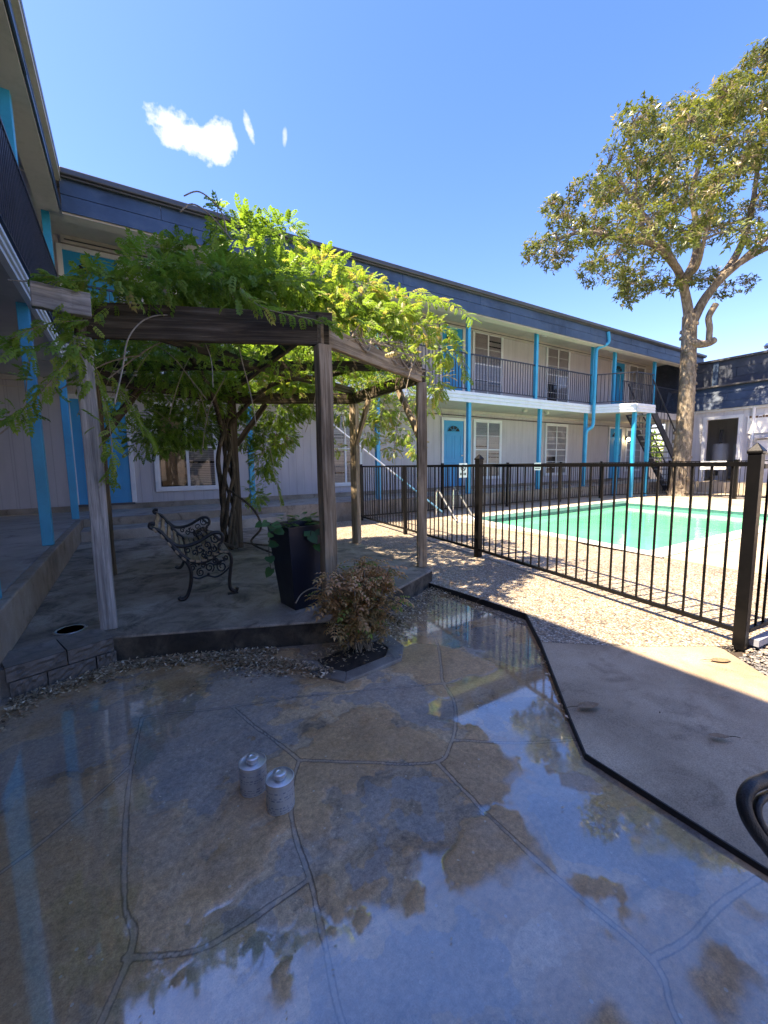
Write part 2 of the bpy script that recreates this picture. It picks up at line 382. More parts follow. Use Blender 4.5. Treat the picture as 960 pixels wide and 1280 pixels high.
def build_patio():
    xs=np.arange(-1.8,2.9,.009); ys=np.arange(-1.2,3.6,.009)
    X,Y=np.meshgrid(xs,ys); P=np.stack([X.ravel(),Y.ravel()],1)
    wob=np.array([noise.noise((x*5,y*5,3)) for x,y in P])*.006
    D=np.full(len(P),9.0)
    for s in segs:
        a=s[:2]; d=s[2:]-a; t=np.clip(((P-a)@d)/(d@d+1e-9),0,1); q=a+t[:,None]*d
        D=np.minimum(D,np.hypot(*(P-q).T))
    D=D+wob
    z=np.zeros(len(P)); low=np.zeros(len(P))
    for i,(x,y) in enumerate(P):
        a=noise.fractal((x*1.1+5,y*1.1,1.7),1.0,2.1,3)
        c=noise.fractal((x*5,y*5,7.7),.9,2.1,4)
        low[i]=a
        z[i]=.004*a+.0026*c
    # shallow bowl: water stands in the front and along the left
    bowl=-.004+.014*np.clip(1.2-np.hypot((P[:,0]-.60)/.74,(P[:,1]-1.72)/.88),0,.75)/.5+.012*np.clip(1.15-np.hypot((P[:,0]-1.65)/.62,(P[:,1]-2.05)/.5),0,.8)-.004*np.exp(-((P[:,0]-1.75)**2+(P[:,1]-1.45)**2)/.05) - .004*np.exp(-((P[:,0]-1.55)**2+(P[:,1]-1.6)**2)/.12) - .009*np.exp(-((P[:,0]-1.9)**2+(P[:,1]-2.45)**2)/.10)-.012*np.clip((-P[:,0]+.02)/.5,0,1)
    # chipped flake outlines (stamped stone look)
    fl=np.array([noise.fractal((x*2.3+20,y*2.3+4,.3),.8,2.2,5) for x,y in P])
    step=np.clip((fl-.08)*14,-1,1)*.0022
    h=z*1.25+bowl+step
    groove=np.clip((.019-D)/.009,0,1); lip=np.clip(1-np.abs(D-.0185)/.007,0,1)**1.5
    h=h-.0006*groove
    wet=np.clip((.0012-h)/.0016,0,1)
    zz=np.maximum(h,-.0005)*(1)  # water fills the hollows: flat surface there
    zz=np.where(h<0,0,h)
    me=bpy.data.meshes.new('patio'); V=np.column_stack([P,zz]); nx=len(xs); ny=len(ys)
    idx=np.arange(nx*ny).reshape(ny,nx); Fq=np.stack([idx[:-1,:-1],idx[:-1,1:],idx[1:,1:],idx[1:,:-1]],-1).reshape(-1,4)
    me.vertices.add(len(V)); me.vertices.foreach_set('co',V.astype(np.float32).ravel())
    me.loops.add(Fq.size); me.loops.foreach_set('vertex_index',Fq.astype(np.int32).ravel())
    me.polygons.add(len(Fq)); me.polygons.foreach_set('loop_start',(np.arange(len(Fq))*4).astype(np.int32)); me.polygons.foreach_set('loop_total',np.full(len(Fq),4,np.int32)); me.polygons.foreach_set('use_smooth',np.ones(len(Fq),bool))
    me.update(calc_edges=True)
    for nm,arr in(('jd',np.clip(D-wob,0,.2)),('wet',wet),('flake',np.clip(fl+.5,0,1))):
        a=me.attributes.new(nm,'FLOAT','POINT'); a.data.foreach_set('value',arr.astype(np.float32))
    o=bpy.data.objects.new('patio',me); COL.objects.link(o); o['kind']='structure'
    return o
def patiomat():
    m,nt,bs=newmat('stamped_patio'); co=coords(nt)
    at={}
    for k in('jd','wet','flake'):
        a=nt.nodes.new('ShaderNodeAttribute'); a.attribute_name=k; at[k]=a.outputs['Fac']
    w1=noise_(nt,co,7,5,.65); w2=noise_(nt,co,45,4,.7)
    jd=math_(nt,'ADD',at['jd'],math_(nt,'ADD',math_(nt,'MULTIPLY',math_(nt,'SUBTRACT',w1,.5),.013),math_(nt,'MULTIPLY',math_(nt,'SUBTRACT',w2,.5),.006)))
    def band(lo,hi):
        r_=nt.nodes.new('ShaderNodeMapRange'); r_.inputs[1].default_value=lo; r_.inputs[2].default_value=hi; r_.inputs[3].default_value=1; r_.inputs[4].default_value=0; L(nt,jd,r_.inputs[0]); return r_.outputs[0]
    at['joint']=band(.0055,.0085); at['lip']=math_(nt,'SUBTRACT',band(.0085,.0115),band(.0045,.0075),True)
    f=noise_(nt,co,1.15,7,.6,.4); col=ramp(nt,f,[(.25,(.17,.135,.10)),(.42,(.40,.285,.18)),(.55,(.62,.42,.235)),(.75,(.50,.39,.28))])
    f2=noise_(nt,co,4.5,8,.7,.6); col=mixc(nt,ramp(nt,f2,[(.50,(0,0,0)),(.66,(.75,.75,.75))]),col,(.055,.047,.04)); f8=noise_(nt,coords(nt,(1,1.8,1)),1.7,9,.72,1.5); col=mixc(nt,ramp(nt,f8,[(.52,(0,0,0)),(.62,(.5,.5,.5))]),col,(.09,.07,.05)); f9=noise_(nt,co,14,8,.8,.4); col=mixc(nt,ramp(nt,f9,[(.56,(0,0,0)),(.66,(.6,.6,.6))]),col,(.05,.042,.035))
    f5=noise_(nt,coords(nt,(1,1.6,1)),2.1,7,.65,1.2); col=mixc(nt,ramp(nt,f5,[(.52,(0,0,0)),(.66,(.7,.7,.7))]),col,(.42,.23,.095))
    col=mixc(nt,ramp(nt,at['flake'],[(.54,(0,0,0)),(.57,(.65,.65,.65))]),col,(.48,.28,.125)); col=mixc(nt,ramp(nt,at['flake'],[(.30,(.6,.6,.6)),(.33,(0,0,0))]),col,(.24,.235,.225))
    f6=noise_(nt,co,.8,5,.6,.6); col=mixc(nt,ramp(nt,f6,[(.5,(0,0,0)),(.62,(.55,.55,.55))]),col,(.30,.285,.26))
    f3=noise_(nt,co,55,4,.8); col=mixc(nt,1.0,col,ramp(nt,f3,[(.3,(.62,.62,.62)),(.7,(1.3,1.3,1.3))]),'MULTIPLY'); col=mixc(nt,1.0,col,ramp(nt,noise_(nt,co,240,3,.8),[(.3,(.7,.7,.7)),(.7,(1.25,1.25,1.25))]),'MULTIPLY'); vv_=nt.nodes.new('ShaderNodeTexVoronoi'); vv_.inputs['Scale'].default_value=34; L(nt,co,vv_.inputs['Vector']); sc_=nt.nodes.new('ShaderNodeSeparateColor'); L(nt,vv_.outputs['Color'],sc_.inputs[0]); spk=math_(nt,'MULTIPLY',math_(nt,'LESS_THAN',vv_.outputs['Distance'],.16),math_(nt,'GREATER_THAN',sc_.outputs[0],.88)); col=mixc(nt,math_(nt,'MULTIPLY',spk,.7),col,(.5,.44,.34))
    col=mixc(nt,math_(nt,'MULTIPLY',math_(nt,'MULTIPLY',at['joint'],.7),w1),col,(.34,.31,.27))
    col=mixc(nt,math_(nt,'MULTIPLY',at['lip'],.6),col,(.03,.027,.024))
    col=mixc(nt,math_(nt,'MULTIPLY',at['wet'],.12),col,(.03,.03,.032))
    L(nt,col,bs.inputs['Base Color'])
    mr=nt.nodes.new('ShaderNodeMapRange'); mr.inputs[3].default_value=.55; mr.inputs[4].default_value=.035; L(nt,at['wet'],mr.inputs[0])
    damp=ramp(nt,noise_(nt,co,2.0,6,.65),[(.35,(0,0,0)),(.6,(1,1,1))])
    rr=mixc(nt,math_(nt,'MULTIPLY',damp,.38),mr.outputs[0],(.12,.12,.12)); rr=mixc(nt,math_(nt,'POWER',at['wet'],2.0),rr,(.03,.03,.03))
    L(nt,rr,bs.inputs['Roughness']); bs.inputs['IOR'].default_value=1.5; bs.inputs['Specular IOR Level'].default_value=.45
    cr=nt.nodes.new('ShaderNodeMapRange'); cr.inputs[1].default_value=.4; cr.inputs[2].default_value=.7; cr.inputs[3].default_value=.015; cr.inputs[4].default_value=.10; L(nt,noise_(nt,co,3.1,7,.7,.8),cr.inputs[0]); L(nt,cr.outputs[0],bs.inputs['Coat Roughness']); bs.inputs['Coat IOR'].default_value=2.5
    L(nt,math_(nt,'MULTIPLY',math_(nt,'POWER',at['wet'],1.5),ramp(nt,noise_(nt,co,2.3,8,.7,1.0),[(.35,(.7,.7,.7)),(.55,(1,1,1))])),bs.inputs['Coat Weight'])
    dry=math_(nt,'SUBTRACT',1.0,at['wet'])
    hh=mixc(nt,.35,mixc(nt,.5,f2,f3),math_(nt,'SUBTRACT',1.0,math_(nt,'MAXIMUM',at['lip'],at['joint'])))
    b=nt.nodes.new('ShaderNodeBump'); b.inputs['Distance'].default_value=.006; L(nt,hh,b.inputs['Height']); L(nt,math_(nt,'ADD',math_(nt,'MULTIPLY',dry,.8),.04),b.inputs['Strength'])
    rip=noise_(nt,co,5,2,.5); b2=nt.nodes.new('ShaderNodeBump'); b2.inputs['Distance'].default_value=.002; b2.inputs['Strength'].default_value=.12; L(nt,rip,b2.inputs['Height']); L(nt,b.outputs[0],b2.inputs['Normal'])
    L(nt,b2.outputs[0],bs.inputs['Normal'])
    return m
patio=build_patio(); patio.data.materials.append(patiomat())
sheet([(-2,-6),(1.55,-6),(1.55,-1.2),(-2,-1.2)],.001,'patio_back',M_slabc)
# aggregate, concrete path
aggpoly=[(2.59,3.37),(2.66,2.75),(2.70,2.16),(2.35,1.75),(2.80,1.36),(3.25,1.07),(3.42,.97),(3.92,3.91),(4.42,8.2),(2.0,8.2),(2.0,5.6),(2.75,5.25),(2.72,3.45)]
sheet(aggpoly,.05,'aggregate_paving',M_agg,.3)
pathpoly=[(2.346,1.746),(1.73,1.10),(1.57,.93),(1.56,.34),(1.55,-6),(3.6,-6),(3.2,-2),(3.1,.5),(3.0,.72),(3.235,1.02),(3.246,1.066),(2.80,1.356)]
def pz(x,y): return .05 if y>1.5 else (.022 if x<1.7 and y<1.2 else .05 if x>2.3 or y>1.05 else .03)
e2_=onz(715,900,.03); e3_=onz(733,942,.024); e4_=onz(960,1085,.02)
edge=[(2.59,3.37),(2.66,2.75),(2.70,2.16),(2.35,1.75),(e2_.x,e2_.y),(e3_.x,e3_.y),(e4_.x,e4_.y),(1.60,-6)]
ez=[.05,.05,.05,.05,.032,.026,.02,.02]
pp_=[(2.346,1.746,.049),(e2_.x,e2_.y,.031),(e3_.x,e3_.y,.025),(e4_.x,e4_.y,.019),(1.60,-6,.019),(3.6,-6,.045),(3.2,-2,.045),(3.1,.5,.049),(3.0,.72,.05),(3.235,1.02,.05),(3.246,1.066,.05),(2.80,1.356,.05)]
m=MB(); n_=len(pp_); m.add([p for p in pp_]+[(p[0],p[1],-.3) for p in pp_],[(0,1,2,11),(2,8,9,11),(9,10,11),(2,7,8),(2,3,6,7),(3,4,5,6)]+[((i+1)%n_,i,i+n_,(i+1)%n_+n_) for i in range(n_)])
m.build('concrete_path',M_path)['kind']='structure'
m=MB()
for (a,za),(b_,zb_) in zip(zip(edge[:-1],ez[:-1]),zip(edge[1:],ez[1:])):
    ax=Vector((a[0]-.007,a[1],za-.025)); bx=Vector((b_[0]-.007,b_[1],zb_-.025)); m.bar(ax,bx,.007,.054)
tag(m.build('edging_strip',M_rubber),'black strip edging between the wet patio and the higher path','edging')
# gravel bed at the right
sheet([(3.1,.5),(3.0,.72),(3.24,1.02),(3.45,.93),(9,.93),(9,-6),(3.6,-6),(3.2,-2)],.02,'gravel_bed',M_soil,.3)
# pool
A,B,Cc,Dd=(5.98,2.80),(6.55,6.8),(13.4,7.0),(13.0,2.72)
def ring(outer_pts,inner,z,name,mat,thick):
    pass
zdk=.06
def quadsheet(pts,z,name,mat): return sheet(pts,z,name,mat,.3)
quadsheet([(3.42,.97),(3.92,3.91),(4.42,8.2),(5.9,8.2),(5.69,2.5),(5.7,.97)],.055,'pool_apron',M_agg)
quadsheet([(5.72,.97),(5.70,.972),(5.745,2.497),(5.69,2.51),(13.35,2.39),(13.35,-8),(9.003,-8),(9.003,.965)],zdk,'pool_deck_south',M_deck)
quadsheet([(5.9,8.35),(5.83,2.6),(5.85,2.62),(6.24,7.1),(13.7,7.32),(13.7,8.35)],zdk,'pool_deck_north',M_deck)
quadsheet([(13.35,2.39),(13.7,7.32),(13.7,8.35),(19,8.35),(19,-8),(13.35,-8)],zdk,'pool_deck_east',M_deck)
m=MB(); o_=[(5.68,2.50),(6.24,7.1),(13.7,7.32),(13.35,2.39)]; i_=[A,B,Cc,Dd]
for k in range(4):
    k2=(k+1)%4; m.add([(*o_[k],.068),(*o_[k2],.068),(*i_[k2],.068),(*i_[k],.068)],[(0,3,2,1)]); m.add([(*i_[k],.068),(*i_[k2],.068),(*i_[k2],-.02),(*i_[k],-.02)],[(0,1,2,3)])
m.build('pool_coping',M_coping)['kind']='structure'
m=MB()
for k in range(4):
    k2=(k+1)%4; m.add([(*i_[k],-.02),(*i_[k2],-.02),(*i_[k2],-.6),(*i_[k],-.6)],[(0,1,2,3)])
m.build('pool_tile_band',M_tile)['kind']='structure'
def watermat():
    m,nt,bs=newmat('murky_pool_water'); bs.inputs['Roughness'].default_value=.04; bs.inputs['IOR'].default_value=1.33
    co=coords(nt); f=noise_(nt,co,.6,4); L(nt,ramp(nt,f,[(.3,(.085,.40,.235)),(.7,(.12,.47,.285))]),bs.inputs['Base Color'])
    bump(nt,bs,noise_(nt,co,4,4,.6,.5),.22,.02); return m
sheet([A,B,Cc,Dd],-.10,'pool_water',watermat())

# ================================================================ pergola slab, walkways, curbs
HX=(1.22,4.33); 
slabpoly=[(-.70,3.20),(-.30,3.27),(-.18,3.20),(1.25,2.62),(2.665,3.36),(2.73,3.47),(2.76,5.30),(2.0,5.62),(2.0,7.9),(-.70,7.9)]
m=MB().prism(slabpoly,-.3,.17); o=m.build('pergola_slab',M_slabc,bevel=.012); o['kind']='structure'
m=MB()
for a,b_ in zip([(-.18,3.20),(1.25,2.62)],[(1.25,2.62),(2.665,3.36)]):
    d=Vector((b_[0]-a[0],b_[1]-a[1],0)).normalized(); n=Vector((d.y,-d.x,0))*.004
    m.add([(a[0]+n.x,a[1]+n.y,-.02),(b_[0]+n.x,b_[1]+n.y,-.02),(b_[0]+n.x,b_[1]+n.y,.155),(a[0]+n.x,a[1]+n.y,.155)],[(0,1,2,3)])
m.build('slab_edge_face',M_slabside)['kind']='structure'  # darker concrete sheet over the two front faces of the slab
def grid_curb(poly,z0,z1,name,mat):
    o=MB().prism(poly,z0,z1).build(name,mat,bevel=.015); o['kind']='structure'; return o
WZ=.46
grid_curb([(-2.6,-8),(-.775,-8),(-.775,8.4),(21,8.4),(21,10),(-2.6,10)],-.3,WZ,'walkway',M_walk)
m=MB().box(-.775,-.695,-8,8.32,-.3,WZ+.004); 
m.box(-.695,21,8.32,8.40,-.3,WZ+.004); m.build('walkway_curb',M_curb,bevel=.012)['kind']='structure'
# lower step slab in front of the far walkway, left part
grid_curb([(-.695,7.72),(.9,7.62),(2.45,7.75),(2.75,8.32),(-.695,8.32)],-.3,.33,'step_slab',M_walk)
m=MB().box(-2.6,21.0,9.955,9.999,WZ,WZ+.11)
m.build('foundation_strip',M_curb)['kind']='structure'

# ================================================================ FAR BUILDING
FB=thing('apartment_building','long two storey grey motel style block behind the pool with turquoise doors','apartment building',(8,10,0))
FZ2=CH+1.95   # upper floor
SZ=CH+4.30    # upper ceiling
MB().box(-2.6,21,10,17,WZ+.1,SZ).build('wall',M_wall,FB)
# balcony slab + white lap fascia
m=MB(); m.box(-2.6,13.55,8.46,10,CH+1.70,FZ2); m.build('balcony_floor',M_soffit,FB)
LP=[(13.55,8.40),(14.5,7.40),(15.6,7.35),(15.62,8.40)]
m=MB(); m.prism([(13.55,8.46),(14.52,7.46),(15.55,7.41),(15.56,8.40),(21,8.40),(21,10),(13.55,10)],CH+1.70,FZ2-.001); m.build('landing_floor',M_soffit,FB)
def lap(m,a,b_,z0,z1,n=3,t=.02):
    a=Vector((*a,0)); b_=Vector((*b_,0)); d=(b_-a).normalized(); nn=Vector((d.y,-d.x,0))
    h=(z1-z0)/n
    for i in range(n):
        za=z0+h*i; zb=za+h-.004
        q=[a+nn*t*1.6+Vector((0,0,za)),b_+nn*t*1.6+Vector((0,0,za)),b_+nn*t*.6+Vector((0,0,zb)),a+nn*t*.6+Vector((0,0,zb)),
           a-nn*t+Vector((0,0,za)),b_-nn*t+Vector((0,0,za)),b_-nn*t+Vector((0,0,zb)),a-nn*t+Vector((0,0,zb))]
        m.add(q,[(0,1,2,3),(5,4,7,6),(0,4,5,1),(1,5,6,2),(2,6,7,3),(3,7,4,0)])
m=MB(); lap(m,(-.66,8.43),(13.55,8.43),CH+1.66,CH+1.94); lap(m,(13.57,8.41),(14.5,7.42),CH+1.66,CH+1.94); lap(m,(14.52,7.41),(15.6,7.36),CH+1.66,CH+1.94)
m.build('balcony_fascia',M_white,FB)
# ceiling line trim on walls
MB().box(-2.6,21,9.96,9.997,CH+1.62,CH+1.70).box(-2.6,21,9.97,9.997,CH+1.50,CH+1.515).build('lower_ceiling_trim',M_soffit,FB)
# roof : soffit, beam, mansard fascia, gutter
MB().box(-2.6,21,8.2,17,SZ,SZ+.08).build('upper_soffit',M_soffit,FB)
MB().box(-.75,20.9,8.37,8.53,CH+3.95,SZ-.002).box(-.75,20.9,9.94,9.998,SZ-.14,SZ-.002).box(-.75,20.9,9.2,9.23,SZ-.03,SZ-.002).build('header_beam',M_soffit,FB)
def mansard(m,a,b_,z0,z1,n_out,depth_bot,depth_top,boards=2,seam=2.44,skip=.0):
    """boards from a to b; a,b are at the eave line, leaning back by (depth_top-depth_bot)"""
    a=Vector((*a,0)); b_=Vector((*b_,0)); Ln=(b_-a).length; d=(b_-a).normalized(); nn=Vector((*n_out,0))
    for i in range(boards):
        f0=i/boards; f1=(i+1)/boards; za=z0+(z1-z0)*f0+.004; zb=z0+(z1-z0)*f1-.006
        oa=depth_bot+(depth_top-depth_bot)*f0; ob=depth_bot+(depth_top-depth_bot)*f1
        x=-(i*1.1)%seam-seam
        while x<Ln:
            x0=max(0,x+.004); x1=min(Ln,x+seam-.004)
            if x1>x0+.01:
                jt=random.uniform(-.003,.003)
                q=[]
                for t in(.0,.02):
                    q+=[a+d*x0+nn*(-oa+jt+t)+Vector((0,0,za)),a+d*x1+nn*(-oa+jt+t)+Vector((0,0,za)),a+d*x1+nn*(-ob+jt+t)+Vector((0,0,zb)),a+d*x0+nn*(-ob+jt+t)+Vector((0,0,zb))]
                m.add(q,[(0,1,2,3),(7,6,5,4),(0,4,5,1),(1,5,6,2),(2,6,7,3),(3,7,4,0)])
            x+=seam
m=MB(); mansard(m,(-.57,8.15),(21.2,8.15),CH+3.85,CH+4.36,(0,-1),0,.06); 
m.build('mansard_fascia',M_navy,FB)
MB().box(-.57,21.2,8.17,8.40,CH+3.83,CH+3.87).box(-.5,21.2,8.24,8.30,CH+3.86,CH+4.36).build('eave_soffit',M_soffit,FB)
m=MB(); m.box(-.55,21.25,8.08,8.20,CH+4.36,CH+4.45).box(-.55,21.25,8.12,8.18,CH+4.33,CH+4.36); m.build('gutter',M_gutter,FB,bevel=.015)
MB().box(-.56,21.25,8.2,17.3,CH+4.38,CH+4.43).build('roof',M_roof,FB)
# end wall in dark boards at the far end of the balconies
m=MB(); m.box(20.86,21.0,8.2,10,CH+1.9,SZ); m.build('dark_end_wall',M_navy2,FB)

def window(parent,x0,x1,z0,z1,y,style='blind',units=2,rail=True,ax='y',grid=0):
    """front facing -y"""
    fw=.075; f=MB(); 
    f.box(x0-fw,x1+fw,y-.045,y-.002,z0-fw,z0).box(x0-fw,x1+fw,y-.045,y-.002,z1,z1+fw).box(x0-fw,x0,y-.045,y-.002,z0,z1).box(x1,x1+fw,y-.045,y-.002,z0,z1)
    fo=f.build('window',M_trim,parent,bevel=.005)
    MB().box(x0,x1,y-.006,y-.003,z0,z1).build('dark_room',M_dark,fo).parent=fo
    w=(x1-x0)/units; s=MB(); gp=MB(); bl=MB(); bl2=MB()
    for i in range(units):
        a=x0+i*w; b_=a+w; t=.028
        s.box(a,a+t,y-.038,y-.02,z0,z1).box(b_-t,b_,y-.038,y-.02,z0,z1).box(a+t,b_-t,y-.038,y-.02,z0,z0+t).box(a+t,b_-t,y-.038,y-.02,z1-t,z1)
        zm=(z0+z1)/2
        if rail: s.box(a+t,b_-t,y-.040,y-.02,zm-.018,zm+.018)
        if grid:
            for k in range(1,grid): 
                zz=z0+(z1-z0)*k/grid
                if abs(zz-zm)>.05: s.box(a+t,b_-t,y-.034,y-.024,zz-.008,zz+.008)
        gp.add([(a+t,y-.026,z0+t),(b_-t,y-.026,z0+t),(b_-t,y-.026,z1-t),(a+t,y-.026,z1-t)],[(0,1,2,3)])
        st=style[i] if isinstance(style,(list,tuple)) else style
        if st=='blind':
            z=z1-t
            while z>z0+t+.02:
                tilt=.010*random.uniform(.9,1.3)
                if random.random()>.03: bl.add([(a+t,y-.020,z),(b_-t,y-.020,z),(b_-t,y-.009,z-tilt-.022),(a+t,y-.009,z-tilt-.022)],[(0,1,2,3)])
                z-=.040
            for xx in(a+w*.25,a+w*.75): bl.box(xx-.003,xx+.003,y-.022,y-.0205,z0+t,z1-t)
        elif st=='bamboo':
            z=z1-.18
            while z>z0+.05:
                bl2.box(a+t+.03,b_-t-.04,y-.018,y-.010,z-.010,z); z-.0
                z-=.0125
            for xx in(a+w*.3,a+w*.55,a+w*.8): bl2.box(xx-.004,xx+.004,y-.0205,y-.0185,z0+.06,z1-.18)
        elif st=='sheet':
            zt=z1-t; zb=z0+(z1-z0)*.35
            bl.add([(a+t,y-.012,zb),(b_-t,y-.012,zb),(b_-t,y-.012,zt),(a+t,y-.012,zt)],[(0,1,2,3)])
        elif st=='fullsheet':
            bl.add([(a+t,y-.012,z0+t),(b_-t,y-.012,z0+t),(b_-t,y-.012,z1-t),(a+t,y-.012,z1-t)],[(0,1,2,3)])
    def sub(mb,n,mt):
        if mb.v: mb.build(n,mt,fo)
    sub(s,'sash',M_trim); sub(gp,'pane',M_glass); sub(bl,'blind',M_blind); sub(bl2,'bamboo_shade',M_bamboo)
    return fo
def door(parent,x0,x1,z0,z1,y,fan=True):
    d=MB().box(x0,x1,y-.02,y-.002,z0,z1)
    w=x1-x0; h=z1-z0
    for (a,b_,c,e) in((.14,.44,.06,.36),(.56,.86,.06,.36),(.14,.44,.42,.78),(.56,.86,.42,.78)):
        X0,X1,Z0,Z1=x0+w*a,x0+w*b_,z0+h*c,z0+h*e
        for q in((X0,X1,Z0,Z0+.015),(X0,X1,Z1-.015,Z1),(X0,X0+.015,Z0+.015,Z1-.015),(X1-.015,X1,Z0+.015,Z1-.015)): d.box(q[0],q[1],y-.028,y-.019,q[2],q[3])
    do=d.build('door',M_door,parent)
    t=.085; MB().box(x0-t,x0,y-.05,y-.002,z0,z1+t).box(x1,x1+t,y-.05,y-.002,z0,z1+t).box(x0,x1,y-.05,y-.002,z1,z1+t).build('door_frame',M_trim,do,bevel=.005)
    MB().box(x0-.05,x1+.05,y-.07,y-.002,z0-.04,z0).build('threshold',M_gutter,do)
    k=MB().lathe([(.0,0),(.028,0),(.03,.02),(.015,.03),(.012,.05)],n=12)
    kk=MB(); kk.add([(x1-.07+v[0],y-.02-v[2],z0+h*.47+v[1]) for v in k.v],k.f); kk.build('handle',M_steel,do,smooth=True)
    if fan:
        cx=(x0+x1)/2; cz=z0+h*.835; r0=.27*w/.9
        gg=MB(); P=[(cx+r0*math.cos(math.pi*i/12),y-.024,cz+r0*.75*math.sin(math.pi*i/12)) for i in range(13)]
        gg.add(P,[tuple(range(12,-1,-1))]); gg.build('fanlight',M_dark,do)
        mm=MB(); mm.tube([(p[0],y-.026,p[2]) for p in P]+[P[0]],.012,6,False)
        for i in(3,6,9): mm.bar((cx,y-.026,cz),P[i],.012,.012)
        mm.tube([(cx+r0*.35*math.cos(math.pi*i/8),y-.026,cz+r0*.26*math.sin(math.pi*i/8)) for i in range(9)],.008,6,False)
        mm.build('fanlight_bars',M_door,do)
    return do
DZ=CH-.69
# lower storey
door(FB,-.86,.03,DZ,CH+1.35,10)
window(FB,.55,1.70,CH-.42,CH+1.33,10,['bamboo','blind'],2)
window(FB,4.55,5.4,CH-.47,CH+1.38,10,'blind',2)
door(FB,8.37,9.20,DZ,CH+1.36,10)
window(FB,9.70,10.86,CH-.44,CH+1.38,10,'blind',2,grid=4)
window(FB,13.32,14.52,CH-.40,CH+1.40,10,['sheet','fullsheet'],2,grid=8)
door(FB,17.5,18.4,DZ,CH+1.42,10)
window(FB,18.85,20.05,CH-.35,CH+1.40,10,'fullsheet',2,grid=6)
# upper storey
U=2.77
door(FB,-.75,.10,FZ2+.05,CH+4.05,10)
window(FB,.55,1.70,CH+U-.42,CH+U+1.33,10,'blind',2)
window(FB,4.0,5.4,CH+U-.47,CH+U+1.38,10,'blind',2)
door(FB,8.30,9.13,FZ2+.05,CH+4.15,10)
window(FB,9.62,10.86,CH+U-.55,CH+U+1.40,10,'blind',2,grid=4)
window(FB,13.25,14.5,CH+U-.5,CH+U+1.41,10,['sheet','fullsheet'],2,grid=6)
door(FB,17.45,18.4,FZ2+.05,CH+4.18,10)
window(FB,18.8,20.05,CH+U-.5,CH+U+1.40,10,'fullsheet',2,grid=2)
# posts
def post(parent,x,y,z0,z1,w=.10):
    return MB().box(x-w/2,x+w/2,y-w/2,y+w/2,z0,z1).build('post',M_blue,parent,bevel=.006)
for x in(-.80,2.12,5.1,8.02,11.0): post(FB,x,8.50,WZ+.002,CH+1.70)
post(FB,13.48,8.54,WZ+.002,CH+1.70)
for x in(-.80,2.3,5.1,7.98,10.75,13.68,15.0,17.8): post(FB,x,8.50,FZ2,CH+3.95)
post(FB,14.85,8.2,.06,CH+1.70,.11); post(FB,14.62,7.52,.07,CH+1.66,.11); post(FB,15.45,7.47,.06,CH+1.66,.11)
# railings
def railing(parent,a,b_,z0,h,mat,name='railing',gap=.11,bw=.014):
    a=Vector((*a,z0)); b_=Vector((*b_,z0)); Ln=(b_-a).length; d=(b_-a).normalized(); m=MB()
    m.bar(a+Vector((0,0,h)),b_+Vector((0,0,h)),.035,.03); m.bar(a+Vector((0,0,.08)),b_+Vector((0,0,.08)),.03,.025)
    n=int(Ln/gap)
    for i in range(n+1):
        p=a+d*(Ln*i/max(n,1)); m.bar(p+Vector((0,0,.08)),p+Vector((0,0,h)),bw,bw)
    return m.build(name,mat,parent)
RZ=FZ2
for a,b_ in(((-.72,8.50),(13.7,8.50)),((13.7,8.46),(14.52,7.48)),((14.55,7.46),(15.55,7.42)),((15.62,8.50),(20.8,8.50))): railing(FB,a,b_,RZ,1.0,M_rail)
# downspout
m=MB(); m.tube(spline([(13.90,8.14,CH+4.3),(13.90,8.12,CH+3.95),(13.60,8.30,CH+3.78),(13.55,8.31,CH+3.6)],4),.055,8); m.tube([(13.55,8.31,CH+3.6),(13.55,8.31,CH+1.35)],.055,8); m.tube(spline([(13.55,8.31,CH+1.35),(13.52,8.33,CH+1.2),(13.36,8.40,CH+1.08),(13.33,8.42,CH+.9)],4),.055,8); m.tube([(13.33,8.42,CH+.9),(13.33,8.42,WZ)],.055,8)
m.build('downspout',M_blue,FB,smooth=True)
# porch lamp by the third lower door (lit)
def emat(name,c,s):
    m,nt,bs=newmat(name); bs.inputs['Base Color'].default_value=(*c,1); bs.inputs['Emission Color'].default_value=(*c,1); bs.inputs['Emission Strength'].default_value=s; return m
lp=MB().box(18.72,18.80,9.9,9.998,CH+.95,CH+1.12).build('porch_lamp',M_rail,FB)
MB().lathe([(.02,-.07),(.06,-.04),(.065,.02),(.03,.06)],(18.74,9.84,CH+.98),12).build('bulb',emat('lamp_glow',(1,.85,.5),6),lp,smooth=True)
# small ceiling lights and wires
for x in(8.9,12.2,16.2): MB().lathe([(.10,0),(.10,-.05),(.06,-.08)],(x,9.3,SZ-.001),14).build('ceiling_lamp',M_trim,FB,smooth=True)
m=MB()
for x in(10.9,12.0): m.lathe([(.08,0),(.08,-.05),(.05,-.09)],(x,9.0,CH+1.70),14)
m.tube(spline([(11.2,8.7,CH+1.69),(11.3,8.7,CH+1.5),(11.45,8.7,CH+1.45),(11.4,8.7,CH+1.66)],6),.008,5)
m.build('junction_boxes',M_soffit,FB)
m=MB(); m.tube(spline([(-.7,9.96,CH+1.52),(4,9.95,CH+1.5),(8,9.95,CH+1.53),(13,9.95,CH+1.49),(20,9.95,CH+1.52)],4),.012,5); m.tube([(-.7,9.93,CH+4.22),(20,9.93,CH+4.22)],.012,5); m.build('cable',M_gutter,FB)

